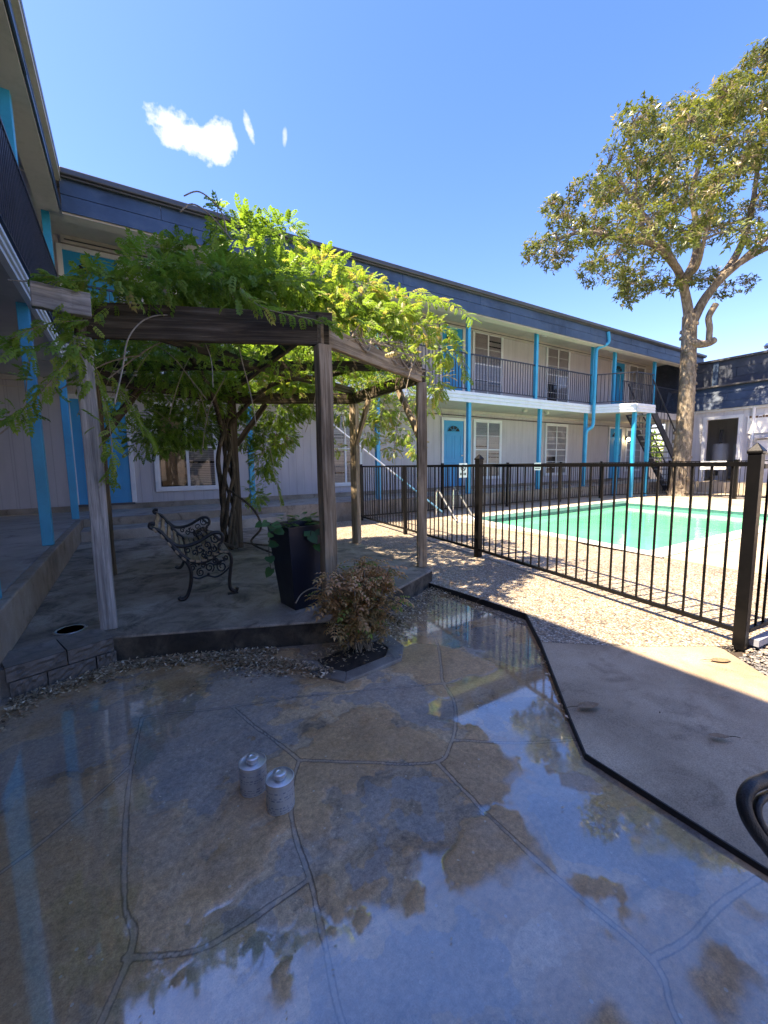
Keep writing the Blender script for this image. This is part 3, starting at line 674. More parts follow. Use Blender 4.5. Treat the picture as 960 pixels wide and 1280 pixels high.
# wall box with conduit
wb=thing('meter_box','small brown meter box with a round dial on the grey wall behind the pergola','meter box',(3.25,9.95,CH+.6))
MB().box(3.02,3.38,9.86,9.997,CH+.47,CH+.78).build('case',paint('rusty_box',(.20,.11,.06),.7,.2,8,.3),wb,bevel=.01)
k=MB().lathe([(.0,.0),(.085,0),(.085,.03),(.06,.05),(.0,.05)],n=16); kk=MB(); kk.add([(3.20+v[0],9.86-v[2],CH+.62+v[1]) for v in k.v],k.f); kk.build('dial',M_trim,wb,smooth=True)
m=MB(); m.bar((3.36,9.95,CH+.78),(3.36,9.95,CH+1.6),.03,.03); m.tube(spline([(3.12,9.93,CH+.47),(3.14,9.9,CH+.25),(3.0,9.93,CH+.12)],5),.008,5); m.build('conduit',M_soffit,wb)

# ================================================================ LEFT BUILDING
LB=thing('apartment_wing','near wing on the left with dark balcony railing and turquoise posts','apartment building',(-2.6,2,0))
MB().box(-9,-2.6,-9,9.995,WZ,SZ).build('wall',M_wallX,LB)
MB().box(-2.6,-.757,-9,8.38,CH+1.70,CH+1.93).build('balcony_floor',M_soffit,LB)
m=MB(); lap(m,(-.73,-9),(-.73,8.41),CH+1.66,CH+1.94,3); m.build('balcony_fascia',M_white,LB)
MB().box(-2.6,-.55,-9,8.19,SZ,SZ+.08).build('upper_soffit',M_soffit,LB)
MB().box(-.86,-.70,-9,8.35,CH+3.95,SZ-.003).build('header_beam',M_soffit,LB)
m=MB(); mansard(m,(-.59,-9),(-.59,8.12),CH+3.85,CH+4.36,(1,0),0,.05); m.build('mansard_fascia',M_navy,LB)
MB().box(-.86,-.60,-9,8.16,CH+3.83,CH+3.868).box(-.72,-.66,-9,8.2,CH+3.87,CH+4.36).build('eave_soffit',M_soffit,LB)
MB().box(-.66,-.54,-9,8.07,CH+4.36,CH+4.45).box(-.62,-.56,-9,8.07,CH+4.33,CH+4.36).build('gutter',M_gutter,LB,bevel=.015)
MB().box(-9.2,-.66,-9,8.19,CH+4.38,CH+4.43).build('roof',M_roof,LB)
for y in(5.72,3.45,.9,-1.8,-4.5): post(LB,-.80,y,WZ+.002,CH+1.70)
for y in(5.95,3.3,.4,-2.5): post(LB,-.80,y,CH+1.93,CH+3.95)
railing(LB,(-.735,-9),(-.735,8.42),CH+1.95,1.07,M_rail,gap=.085,bw=.02)

# ================================================================ RIGHT BUILDING
RB=thing('utility_building','low building at the far right with two dark mansard bands and an open doorway','building',(20,0,0))
M_wallR=siding('white_siding',(.52,.52,.54),'Y',.3,.7)
m=MB(); zb=WZ
m.box(20,28,8.9-.0,8.95,zb,CH+2.0)
m=MB()
for (a,b_,c,e) in((7.45,8.95,zb-.4,CH+2.0),(-14,6.42,zb-.4,CH+2.0),(6.42,7.45,CH+1.62,CH+2.0)): m.box(20,20.12,a,b_,c,e)
m.box(20.12,28,8.83,8.95,zb,CH+2.0); m.box(23.0,23.1,4,8.83,zb-.4,CH+2.0); m.build('wall',M_wallR,RB)
MB().box(19.0,23,-14,8.35,-.3,WZ-.001).build('raised_curb',M_deck,RB)
MB().box(20.12,28,-14,8.83,CH+1.95,CH+2.0).build('ceiling',M_soffit,RB)
t=.12; MB().box(19.95,20.0,7.45,7.45+t,WZ,CH+1.62+t).box(19.95,20.0,6.42-t,6.42,WZ,CH+1.62+t).box(19.95,20.0,6.42,7.45,CH+1.62,CH+1.62+t).build('door_frame',M_trim,RB)
MB().box(19.93,20.0,8.80,8.95,WZ,CH+2.0).box(19.9,20,-14,8.95,CH+1.93,CH+2.02).build('corner_board',M_trim,RB)
m=MB(); mansard(m,(19.85,-14),(19.85,9.0),CH+2.0,CH+2.93,(-1,0),.0,.35,3); 
mansard(m,(19.85,9.0),(21.5,9.0),CH+2.0,CH+2.93,(0,1),.0,.15,3); m.build('lower_mansard',M_navy,RB)
MB().box(20.0,28,-14,8.85,CH+2.9,CH+2.96).build('lower_roof',M_roof,RB)
m=MB(); mansard(m,(20.75,-14),(20.75,9.0),CH+2.96,CH+4.0,(-1,0),0,.0,3); m.build('upper_mansard',M_navy2,RB)
MB().box(20.74,28,-14,9.0,CH+3.96,CH+4.0).build('upper_roof',M_roof,RB)
MB().box(20.78,21,-14,8.95,CH+2.96,CH+3.96).box(20.2,20.3,-14,8.8,CH+2.05,CH+2.9).build('mansard_backing',M_gutter,RB)
MB().box(20.62,20.76,-14,9.05,CH+4.0,CH+4.08).build('gutter',M_gutter,RB)
for y in(7.55,): MB().box(20.68,20.76,y-.1,y+.08,CH+2.97,CH+3.97).build('batten',M_navy,RB)
MB().tube([(19.94,5.98,CH+2.1),(19.94,5.98,WZ)],.05,8).build('conduit',M_trim,RB,smooth=True)
MB().box(19.88,19.96,8.28,8.33,CH+.6,CH+1.9).build('pipe',M_gutter,RB)
# roof vent
rv=thing('roof_vent','small grey metal vent cap on the roof edge at the far right','vent',(21.4,6.1,CH+4.0))
MB().lathe([(.10,0),(.10,.35)],(21.4,6.1,CH+4.0),12).build('pipe',M_steel,rv,smooth=True); MB().lathe([(.17,.3),(.2,.38),(.13,.48),(.05,.5)],(21.4,6.1,CH+4.0),12).build('cap',M_steel,rv,smooth=True)
# water heaters in the open doorway
wh=thing('water_heater','tall white water heater tank inside the open doorway, the wider left one','water heater',(21.2,7.35,WZ),0,'water heaters in the doorway')
M_tank=paint('tank_enamel',(.42,.42,.42),.35,.08,2,.05)
MB().lathe([(.26,0),(.28,.03),(.28,1.45),(.24,1.52),(.05,1.54)],(21.2,7.35,WZ),24).build('tank',M_tank,wh,smooth=True)
MB().tube([(21.2,7.35,WZ+1.5),(21.2,7.35,WZ+2.1)],.06,10).tube([(21.05,7.35,WZ+1.5),(21.05,7.35,WZ+1.95)],.02,8).build('flue',M_gutter,wh,smooth=True)
MB().box(20.9,20.95,7.28,7.42,WZ+.2,WZ+.4).build('control_box',M_dark,wh)
w2=copy_tree(wh); w2.location=(21.5,6.72,WZ); w2['label']='tall white water heater tank inside the open doorway, the right one standing further back'
bx=thing('electric_box','flat grey electric box with small hood on the white wall right of the doorway','electric box',(19.95,5.55,CH+.4))
MB().box(19.86,19.995,5.2,5.8,CH+.25,CH+.75).build('case',M_trim,bx,bevel=.01); MB().box(19.75,19.995,5.15,5.85,CH+.78,CH+.82).build('hood',M_soffit,bx)
# sign on the right building
sg=thing('wall_sign','white board with a row of brown lettering on the right hand wall','sign',(19.94,5.6,CH+1.4))
MB().box(19.95,19.995,5.0,6.15,CH+1.0,CH+1.66).build('board',paint('sign_white',(.75,.75,.72),.5,.03,3,.02),sg)
m=MB()
M_brown=paint('sign_brown',(.14,.08,.045),.6,.1,6,.05)
y=6.1
for w_,h_ in((.10,.09),(.05,.05),(.08,.08),(.09,.05),(.06,.09),(.09,.08),(.05,.06),(.12,.09),(.08,.08),(.1,.07)):
    m.box(19.942,19.95,y-w_,y,CH+1.56,CH+1.56+h_); y-=w_+.015
m.build('lettering',M_brown,sg)

# ================================================================ STAIRCASE
ST=thing('staircase','dark open riser staircase coming down from the landing beside the big tree','stairs',(17,7.9,.06))
s0=Vector((15.62,0,CH+1.86)); s1=Vector((18.9,0,.12))
for y in(7.48,8.32): 
    MB().bar(s0+Vector((0,y,0)),s1+Vector((0,y,0)),.05,.26).build('stringer',M_rail,ST)
n=14
for i in range(1,n):
    p=s0.lerp(s1,i/n); MB().box(p.x-.14,p.x+.14,7.51,8.29,p.z-.03,p.z+.02).build('tread',paint('tread',(.30,.30,.29),.7,.1,4,.2) if i==1 else bpy.data.materials['tread'],ST)
for y in(7.48,8.32):
    m=MB(); m.bar(s0+Vector((0,y,.95)),s1+Vector((0,y,.95)),.035,.035)
    for i in range(0,15): p=s0.lerp(s1,i/14)+Vector((0,y,0)); m.bar(p,p+Vector((0,0,.95)),.014,.014)
    m.build('handrail',M_rail,ST)

# ================================================================ FENCES
def fence_run(name,label,pts,z0,h,panels,gap=.105,first_post=None,post_w=.055,pick=.0135,lastpost=True,group='black picket fences round the pool'):
    root=thing(name,label,'fence',(pts[0][0],pts[0][1],z0),0,group)
    for i,(a,b_) in enumerate(zip(pts[:-1],pts[1:])):
        A_=Vector((*a,z0)); B_=Vector((*b_,z0)); Ln=(B_-A_).length; d=(B_-A_).normalized(); m=MB()
        m.bar(A_+Vector((0,0,h)),B_+Vector((0,0,h)),.03,.03); m.build('rail',M_black,root); m=MB(); m.bar(A_+Vector((0,0,.10)),B_+Vector((0,0,.10)),.03,.03)
        m.build('rail',M_black,root)
        m=MB(); n=int(round(Ln/gap))
        for k in range(1,n): p=A_+d*(Ln*k/n); m.bar(p+Vector((0,0,.10)),p+Vector((0,0,h)),pick,pick)
        m.build('picket_panel',M_black,root)
    return root
def fpost(root,x,y,z0,w,h,finial=True):
    m=MB().box(x-w/2,x+w/2,y-w/2,y+w/2,z0,z0+h)
    if finial:
        a=w/2+.006; m.box(x-a,x+a,y-a,y+a,z0+h,z0+h+.02); n=len(m.v)
        m.add([(x-a,y-a,z0+h+.02),(x+a,y-a,z0+h+.02),(x+a,y+a,z0+h+.02),(x-a,y+a,z0+h+.02),(x,y,z0+h+.02+w*.8)],[(0,1,4),(1,2,4),(2,3,4),(3,0,4)])
    return m.build('fence_post',M_black,root,bevel=.004)
P0=(3.39,.985); P1=(3.88,3.91); P2=(4.36,8.0)
nf=fence_run('pool_fence','nearest black picket fence run between the pebble path and the pool',[P0,P1,(4.12,5.95),P2],.05,1.205,3,.122)
fpost(nf,*P0,.03,.068,1.29); fpost(nf,*P1,.05,.078,1.28); fpost(nf,4.12,5.95,.05,.055,1.22,False)
rf=fence_run('pool_fence','black picket fence run leaving the big capped corner post towards the right edge',[(3.45,.97),(5.9,.80),(8.3,.62)],.05,1.19,2,.11)
fpost(rf,5.9,.80,.05,.06,1.22,False)
MB().bar((3.45,.93,.075),(8.3,.60,.075),.05,.045).build('bottom_pipe',paint('grey_pipe',(.25,.27,.32),.4,.1,4,.1),rf)
ff=fence_run('pool_fence','far black picket fence run in front of the long grey block',[(4.36,8.0),(6.7,8.02),(9.1,8.05),(11.5,8.05),(13.7,8.05),(16.3,7.1)],.06,1.2,5,.11,group='black picket fences round the pool')
for p in((4.37,8.02),(6.7,8.02),(9.1,8.05),(11.5,8.05),(13.7,8.05)): fpost(ff,*p,.06,.06,1.25,False)
ef=fence_run('pool_fence','far black picket fence run in front of the open doorway building',[(16.3,7.1),(16.3,5.2),(16.3,2.8),(16.3,.4),(16.3,-2)],.06,1.2,4,.11)
for p in((16.3,7.1),(16.3,5.2),(16.3,2.8),(16.3,.4)): fpost(ef,*p,.06,.11 if p[1]==5.2 else .06,1.25,False)
# fence signs
def fsign(name,label,px,py,w,h,kindm,y=8.0,zc=None):
    p=ony(px,py,y); s=thing(name,label,'sign',(p.x,p.y,p.z),0,'white signs hung on the far fence')
    MB().box(p.x-w/2,p.x+w/2,y-.03,y-.02,p.z-h/2,p.z+h/2).build('board',bpy.data.materials['sign_white'],s)
    m=MB()
    if kindm:
        c=Vector((p.x,y-.032,p.z+h*.18)); r0=w*.28
        m.tube([c+Vector((r0*math.cos(t*math.pi/10),0,r0*math.sin(t*math.pi/10))) for t in range(21)],.012,6,False); m.bar(c+Vector((-r0*.7,0,r0*.7)),c+Vector((r0*.7,0,-r0*.7)),.01,.02)
        for i,(a,b_) in enumerate(((-.38,-.22),(-.18,-.02),(.06,.14),(.18,.36))): m.box(p.x+a*w,p.x+b_*w,y-.034,y-.03,p.z-h*.33,p.z-h*.17)
    else:
        for k in range(3):
            for i in range(5): m.box(p.x-w*.4+i*w*.16,p.x-w*.4+i*w*.16+w*.11,y-.034,y-.03,p.z+h*.25-k*h*.26-.02,p.z+h*.25-k*h*.26+.02)
    m.build('lettering',M_gutter,s); return s
fsign('fence_sign','white warning sign with a crossed circle on the far fence left of the capped post',578,588,.27,.37,True)
fsign('fence_sign','small white text sign on the far fence in front of a turquoise post',671,583,.30,.22,False)
p=Vector((16.27,0,1.23)); s=thing('fence_sign','wide blank white board hung on the far fence below the open doorway','sign',(16.26,5.9,1.1))
MB().box(16.24,16.25,5.45,6.15,.99,1.27).build('board',bpy.data.materials['sign_white'],s)

# pool ladder
pl=thing('pool_ladder','bent stainless steel pool ladder rails at the near left end of the pool','ladder',(6.3,6.5,.06))
for (a,b_) in(((545,645),(572,657)),((566,640),(593,652))):
    A_=onz(a[0],a[1],.06); B_=onz(b_[0],b_[1],.0)
    top=A_+Vector((0,0,.62)); dd=(B_-A_); 
    MB().tube(spline([A_,A_+Vector((0,0,.5)),top+dd*.04,top+dd*.12+Vector((0,0,.0)),A_+dd*.6+Vector((0,0,.32)),B_+Vector((0,0,.05)),B_+Vector((0,0,-.12))],6),.024,10).build('rail',M_steel,pl,smooth=True)
# leaning pole
pp=thing('pool_pole','long white and light blue pool pole leaning from the deck to the pergola post','pole',(6.1,7.4,.06))
a=ony(410,526,7.6); b_=ony(553,640,7.4); mid=a.lerp(b_,.55)
MB().tube([a,mid],.018,8).build('upper_tube',M_pole,pp,smooth=True); MB().tube([mid,b_],.02,8).build('lower_tube',M_polebl,pp,smooth=True)

# ================================================================ PERGOLA
PG=thing('pergola','weathered hexagonal timber pergola carrying a green climbing vine','pergola',(1.22,4.3,.17))
hexp={'FL':(-.19,3.40),'FR':(1.235,2.80),'R':(2.67,3.54),'BM':(2.73,5.17),'T':(1.24,5.86),'BL':(-.24,5.08)}
ZB=2.13
for k,(x,y) in hexp.items():
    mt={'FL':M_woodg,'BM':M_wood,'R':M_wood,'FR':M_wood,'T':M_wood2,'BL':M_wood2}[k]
    w=.10
    b0=Vector((x,y,.172)); 
    if k=='FL': b0=Vector((x-.0,y-.02,.172))
    beam('post',b0,(x,y,ZB),w,w,mt,PG,up=(Vector((x-1.22,y-4.3,0))).normalized() if k!='FL' else (0,1,0))
order=['FL','FR','R','BM','T','BL']
cz=ZB+.07
for i,k in enumerate(order):
    a=Vector((*hexp[k],cz)); b_=Vector((*hexp[order[(i+1)%6]],cz)); d=(b_-a).normalized()
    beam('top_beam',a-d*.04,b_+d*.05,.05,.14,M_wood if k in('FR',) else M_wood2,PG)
# second tier boards and stub
a=Vector((*hexp['FL'],cz+.125)); b_=Vector((*hexp['FR'],cz+.125)); d=(b_-a).normalized()
beam('upper_beam',a-d*.02+Vector((0,.06,0)),b_+d*.10+Vector((0,.06,0)),.045,.09,M_wood2,PG)
beam('stub_beam',(-.395,3.10,cz+.06),(-.12,3.13,cz+.055),.06,.135,M_woodg,PG)
cen=Vector((1.22,4.33,cz+.10))
for k in order:
    beam('rafter',Vector((*hexp[k],cz+.10)),cen,.045,.09,M_wood2,PG)
# knee braces
for k,tgt in(('BM','R'),('R','BM'),('T','BM'),('BL','T')):
    a=Vector((*hexp[k],ZB-.55)); t_=Vector((*hexp[tgt],0)); d=(t_-Vector((*hexp[k],0))).normalized()
    beam('brace',a+d*.04,Vector((*hexp[k],ZB))+d*.45,.045,.07,M_wood2 if k in('T','FR','BL') else M_wood,PG)

# ---- vine
VN=thing('wisteria_vine','leafy green wisteria with twisted trunk smothering the pergola roof','climbing vine',(1.15,5.8,.17))
m=MB()
for s_ in range(5):
    pts=[];rad=[]
    ph=s_*1.3
    for i in range(14):
        z=.17+i*.17; rr=.07+.035*math.sin(i*.9+s_)
        pts.append((1.10+rr*math.cos(ph+i*.55)+.02*i*(s_-2)*.15,5.80+rr*math.sin(ph+i*.55)-.03,z)); rad.append(.038-.0012*i if s_<2 else .022)
    m.tube(spline(pts,3),[rad[min(j//3,13)] for j in range(len(spline(pts,3)))],8)
m.tube(spline([(1.15,5.75,.2),(.95,5.6,.32),(.75,5.45,.52),(.62,5.3,.50)],5),.025,8)
m.tube(spline([(1.1,5.7,1.0),(1.35,5.5,.75),(1.42,5.35,.5),(1.3,5.4,.3),(1.5,5.0,.19)],6),.014,6)
m.tube(spline([(1.25,5.8,.25),(1.6,5.6,.2),(1.9,5.7,.24),(2.2,5.9,.18)],5),.012,6)
m.tube(spline([(1.1,5.8,1.7),(.9,5.2,2.1),(.6,4.5,2.35),(.3,3.9,2.4)],6),.03,7); m.tube(spline([(1.15,5.8,1.8),(1.6,5.3,2.3),(2.1,4.6,2.35),(2.5,3.8,2.4)],6),.028,7)
m.build('trunk',M_vine,VN,smooth=True)
rs=random.Random(3)
for i in range(16):  # bare twining stems along the right beam and roof
    t0=rs.uniform(.1,.6); a=Vector((*hexp['FR'],cz+.06)).lerp(Vector((*hexp['R'],cz+.06)),t0); b_=Vector((*hexp['FR'],cz+.06)).lerp(Vector((*hexp['R'],cz+.06)),min(1.1,t0+rs.uniform(.25,.6)))
    nrm=Vector((.45,-.9,0)); q=[]
    for k in range(5): f=k/4; q.append(a.lerp(b_,f)+nrm*rs.uniform(-.02,.07)+Vector((0,0,rs.uniform(-.07,.13))))
    MB().tube(spline(q,5),rs.uniform(.003,.009),5).build('bare_stem',M_vinel,VN,smooth=True)
for i in range(26):  # hanging / arching bare tendrils
    c=Vector((rs.uniform(-.4,2.9),rs.uniform(3.0,5.6),cz+rs.uniform(-.05,.3))); 
    q=[c]; v=Vector((rs.uniform(-1,1),rs.uniform(-1,.3),rs.uniform(-.2,.4)))*.12
    for k in range(5): v+=Vector((rs.uniform(-.04,.04),rs.uniform(-.04,.04),-.045)); q.append(q[-1]+v)
    MB().tube(spline(q,4),rs.uniform(.002,.005),5).build('bare_stem',M_vinel,VN,smooth=True)
for pp_ in ([(230,245),(250,240),(275,262),(283,290)],[(225,265),(240,255),(262,268),(290,300)],[(340,395),(380,415),(440,450),(530,470)],[(10,350),(40,352),(75,352),(110,350)],[(316,590),(335,560),(345,600),(352,640)]):
    q=[ony(x_,y_,3.3) if y_<540 else ony(x_,y_,5.7) for x_,y_ in pp_]; MB().tube(spline(q,6),.005,5).build('bare_stem',M_vinel,VN,smooth=True)
# foliage
tv,tf,tt=pinnate(5); 
pos=[];dirs=[];ups=[];sc=[];tint=[]
def clump(c,r,n,sz=(.16,.26),out=1.0,down=.3,tb=.4,surf=.6,tv_=.16):
    P,d=blob_points(n,c,r,surf)
    for i in range(n):
        dd=d[i]*out+np.random.normal(0,.45,3); dd[2]-=down
        pos.append(P[i]); dirs.append(dd); up=np.array([0,0,1.0])+np.random.normal(0,.35,3); ups.append(up)
        sc.append(random.uniform(*sz)); tint.append(random.gauss(tb,tv_))
# roof layer over the hexagon
def inhex(x,y,s=1.0):
    dx,dy=x-1.22,y-4.33
    return max(abs(dx)/1.43,abs(dx*.5+dy*.866)/1.43,abs(dx*.5-dy*.866)/1.43)<s
cnt=0
while cnt<2600:
    x=random.uniform(-.5,3.0); y=random.uniform(2.7,6.0)
    if not inhex(x,y,1.0+.08*(y>4)): continue
    hmound=.10+.62*math.exp(-((x-1.05)**2/.5+(y-4.1)**2/1.2))+.28*math.exp(-((x-1.9)**2/.5+(y-3.7)**2/.6))+.1*noise.noise((x*2,y*2,0))
    if random.random()>.6: z=cz+random.uniform(.0,.28)
    else: z=cz+.12+hmound*random.uniform(.55,1.0)
    pos.append((x,y,z)); dd=np.random.normal(0,.7,3)+np.array([(x-1.2)*.3,(y-4.3)*.3-.2,.1]); dirs.append(dd); ups.append(np.array([0,0,1.])+np.random.normal(0,.4,3)); sc.append(random.uniform(.09,.155)); tint.append(random.gauss(.5 if x<1.3 else .7,.17)); cnt+=1  # sunlight put into the leaf tint: yellower on the right half
# shaped clumps: (px,py,y depth, rx,ry,rz, n, tint: low for shaded leaves, high for sunlit yellow-green)
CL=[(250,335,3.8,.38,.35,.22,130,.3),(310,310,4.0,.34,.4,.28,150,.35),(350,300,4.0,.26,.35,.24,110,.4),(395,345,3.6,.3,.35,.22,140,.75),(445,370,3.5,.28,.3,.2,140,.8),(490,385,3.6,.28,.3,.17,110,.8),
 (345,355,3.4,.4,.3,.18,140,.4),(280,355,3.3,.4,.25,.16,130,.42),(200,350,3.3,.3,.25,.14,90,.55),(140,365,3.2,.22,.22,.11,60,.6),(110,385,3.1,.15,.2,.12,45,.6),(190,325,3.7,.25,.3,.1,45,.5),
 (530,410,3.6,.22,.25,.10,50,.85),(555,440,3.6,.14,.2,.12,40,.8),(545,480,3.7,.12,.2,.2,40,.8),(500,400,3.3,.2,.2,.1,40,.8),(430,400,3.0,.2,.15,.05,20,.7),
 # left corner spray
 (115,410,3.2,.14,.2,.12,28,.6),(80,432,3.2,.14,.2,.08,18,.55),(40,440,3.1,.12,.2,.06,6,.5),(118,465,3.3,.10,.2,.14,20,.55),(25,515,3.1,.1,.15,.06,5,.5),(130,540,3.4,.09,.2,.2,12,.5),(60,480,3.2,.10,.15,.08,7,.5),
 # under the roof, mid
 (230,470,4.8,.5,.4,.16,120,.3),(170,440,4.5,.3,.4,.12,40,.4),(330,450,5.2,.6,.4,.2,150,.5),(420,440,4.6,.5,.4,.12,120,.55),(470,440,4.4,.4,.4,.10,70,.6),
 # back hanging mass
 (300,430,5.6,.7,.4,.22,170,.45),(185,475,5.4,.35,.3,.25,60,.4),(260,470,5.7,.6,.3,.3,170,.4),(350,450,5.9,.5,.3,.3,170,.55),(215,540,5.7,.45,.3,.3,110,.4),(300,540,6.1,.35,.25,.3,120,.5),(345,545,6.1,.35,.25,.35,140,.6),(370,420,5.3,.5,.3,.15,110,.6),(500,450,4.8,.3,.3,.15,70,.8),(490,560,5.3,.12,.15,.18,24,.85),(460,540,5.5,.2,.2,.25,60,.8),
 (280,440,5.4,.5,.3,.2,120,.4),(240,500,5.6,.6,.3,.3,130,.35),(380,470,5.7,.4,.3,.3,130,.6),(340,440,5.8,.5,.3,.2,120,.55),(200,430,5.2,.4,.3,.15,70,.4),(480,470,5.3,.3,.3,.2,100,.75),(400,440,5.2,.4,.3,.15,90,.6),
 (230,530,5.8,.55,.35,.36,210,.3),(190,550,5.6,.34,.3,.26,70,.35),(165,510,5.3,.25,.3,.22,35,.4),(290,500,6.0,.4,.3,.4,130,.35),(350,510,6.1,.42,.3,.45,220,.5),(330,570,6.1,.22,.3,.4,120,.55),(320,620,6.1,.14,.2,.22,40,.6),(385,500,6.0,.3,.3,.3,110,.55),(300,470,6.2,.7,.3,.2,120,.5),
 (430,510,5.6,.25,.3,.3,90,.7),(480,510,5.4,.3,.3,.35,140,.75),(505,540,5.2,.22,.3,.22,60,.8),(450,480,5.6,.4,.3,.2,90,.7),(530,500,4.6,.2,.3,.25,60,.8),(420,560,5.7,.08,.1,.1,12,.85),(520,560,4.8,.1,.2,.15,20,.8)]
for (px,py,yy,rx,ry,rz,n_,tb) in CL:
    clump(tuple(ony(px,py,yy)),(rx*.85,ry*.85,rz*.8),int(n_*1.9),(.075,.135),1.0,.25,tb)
# keep the outer faces of the front and right beams clear
def infront(p):
    out=False
    for a,b_ in(('FL','FR'),('FR','R')):
        A_=hexp[a];B_=hexp[b_]; dx,dy=B_[0]-A_[0],B_[1]-A_[1]; l=math.hypot(dx,dy); t_=((p[0]-A_[0])*dx+(p[1]-A_[1])*dy)/l/l
        sd=((p[0]-A_[0])*dy-(p[1]-A_[1])*dx)/l
        if sd>-.12 and .06<t_<1.0 : out=True
    return out and p[2]<cz+.17
keep=[i for i,p in enumerate(pos) if not(infront(p) and random.random()<.96)]
pos=[pos[i] for i in keep];dirs=[dirs[i] for i in keep];ups=[ups[i] for i in keep];sc=[sc[i] for i in keep];tint=[tint[i] for i in keep]
# long arching sprays
SPR=[([(495,395),(530,375),(560,378),(590,398)],3.4),([(480,370),(520,365),(550,375)],3.5),([(520,430),(560,410),(575,440),(583,470)],3.5),([(380,330),(420,330),(470,350)],3.5),([(110,400),(60,405),(20,420),(0,430)],3.05),([(100,430),(60,480),(20,520),(5,525)],3.1),([(120,460),(135,520),(140,570),(133,600)],3.3),([(110,350),(80,350),(55,345)],3.0),([(200,330),(215,310),(235,300)],3.6),([(270,290),(272,262),(268,250)],3.8),([(140,470),(170,520),(190,550)],3.7),([(330,600),(345,600),(352,625)],5.9),([(300,330),(310,285),(305,270)],3.9),([(300,360),(330,385),(395,400),(420,410)],2.75),([(160,350),(120,340),(95,348)],3.2)]
m=MB()
for pts_,yy in SPR:
    q=spline([ony(x_,y_,yy+random.uniform(-.1,.1)) for x_,y_ in pts_],6); MB().tube(q,.003,5).build('tendril',M_vinel,VN)
    for i,p in enumerate(q):
        for s_ in range(2):
            t_=(q[min(i+1,len(q)-1)]-q[max(i-1,0)]).normalized(); sd=t_.cross(Vector((0,0,1)))*(1 if s_ else -1)
            dd=np.array(t_*.5+sd*.7+Vector((0,0,random.uniform(-.3,.3)))); pos.append(tuple(p)); dirs.append(dd); ups.append(np.array([0,0,1.])+np.random.normal(0,.3,3)); sc.append(random.uniform(.07,.12)); tint.append(random.gauss(.7,.12))
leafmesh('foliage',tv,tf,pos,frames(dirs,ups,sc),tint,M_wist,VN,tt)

# ================================================================ BIG TREE
TR=thing('shade_tree','large tree with pale knobbly trunk and leaning leafy crown beside the pool','tree',(16.5,6.9,.06))
def T3(px,py,D): return PD(px,py,D)
m=MB()
tr=spline([T3(847,625,14.55),T3(850,590,14.55),T3(855,540,14.6),T3(859,480,14.6),T3(861,430,14.6),T3(862,395,14.6)],5)
rd=np.interp(np.linspace(0,1,len(tr)),[0,.06,.2,.5,.8,1],[.44,.34,.285,.255,.235,.22])
m.tube(tr,list(rd),20)
limbs=[([(862,400,14.6),(858,375,14.6),(852,350,14.4),(842,330,14.1),(815,305,13.8),(775,298,13.5),(730,290,13.2),(695,300,13.0)],.175),
 ([(866,402,14.6),(880,375,14.5),(900,350,14.3),(925,328,14.1),(955,300,13.8),(990,270,13.5),(1030,230,13.2)],.17),
 ([(857,348,14.5),(868,325,14.7),(872,290,14.8),(865,240,14.6),(880,190,14.2),(900,140,13.8)],.15),
 ([(842,330,14.2),(820,290,14.0),(790,250,14.0),(770,215,13.8)],.13),
 ([(815,305,13.8),(800,270,14.5),(820,220,15),(840,180,15)],.11),
 ([(900,350,14.3),(925,310,14.8),(940,260,15),(950,180,14.8),(955,110,14.4)],.14),
 ([(925,328,14.1),(960,310,14.8),(1010,300,15.2),(1060,280,15.4)],.12),
 ([(852,350,14.4),(870,335,13.8),(880,300,13.2),(890,250,12.8)],.12),
 ([(862,425,14.5),(873,430,14.35),(885,429,14.3),(893,425,14.3)],.11),([(886,428,14.3),(887,410,14.3),(886,396,14.3),(895,380,14.2)],.09)]
nodes=[]
for pts_,r0 in limbs:
    q=spline([T3(*p) for p in pts_],5); rr=[r0*(1-.75*i/(len(q)-1)) for i in range(len(q))]
    if r0 in(.09,): rr=[.1]*len(q)
    if r0==.11 and pts_[0][0]==862: rr=[.15-.04*i/(len(q)-1) for i in range(len(q))]
    m.tube(q,rr,10)
    if pts_[0][1]<420: nodes+= [(p,r_) for p,r_ in zip(q[3:],rr[3:])]
# knots
for i in range(46):
    f=random.random(); k=int(f*(len(tr)-1)); p=tr[k]; ang=random.uniform(0,6.28); r0=rd[k]
    c=p+Vector((math.cos(ang),math.sin(ang),0))*r0*.92; s_=random.uniform(.03,.075)
    m.lathe([(s_*1.2,-s_),(s_*1.3,0),(s_*.9,s_*.8),(s_*.3,s_)],tuple(c),8)
trunk_mb=m
poly=[(660,322),(672,300),(700,285),(683,250),(720,238),(735,205),(765,190),(775,160),(800,150),(830,130),(862,140),(880,112),(915,105),(935,80),(950,62),(1000,55),(1060,90),(1100,200),(1080,300),(1010,330),(960,325),(935,300),(905,285),(890,300),(880,300),(850,300),(835,305),(800,335),(790,365),(775,350),(745,345),(700,330)]
def inpoly(x,y,P):
    c=False; j=len(P)-1
    for i in range(len(P)):
        if (P[i][1]>y)!=(P[j][1]>y) and x<(P[j][0]-P[i][0])*(y-P[i][1])/(P[j][1]-P[i][1])+P[i][0]: c=not c
        j=i
    return c
cl=[]
rt=random.Random(11); tries=0
while len(cl)<200 and tries<20000:
    tries+=1; x=rt.uniform(655,1100); y=rt.uniform(50,380)
    if not inpoly(x,y,poly): continue
    D=13.9+rt.gauss(0,1.5)-(x<760)*.5
    c=T3(x,y,D)
    if any((c-o_[0]).length<.52 for o_ in cl): continue
    cl.append((c,rt.uniform(.28,.56)))
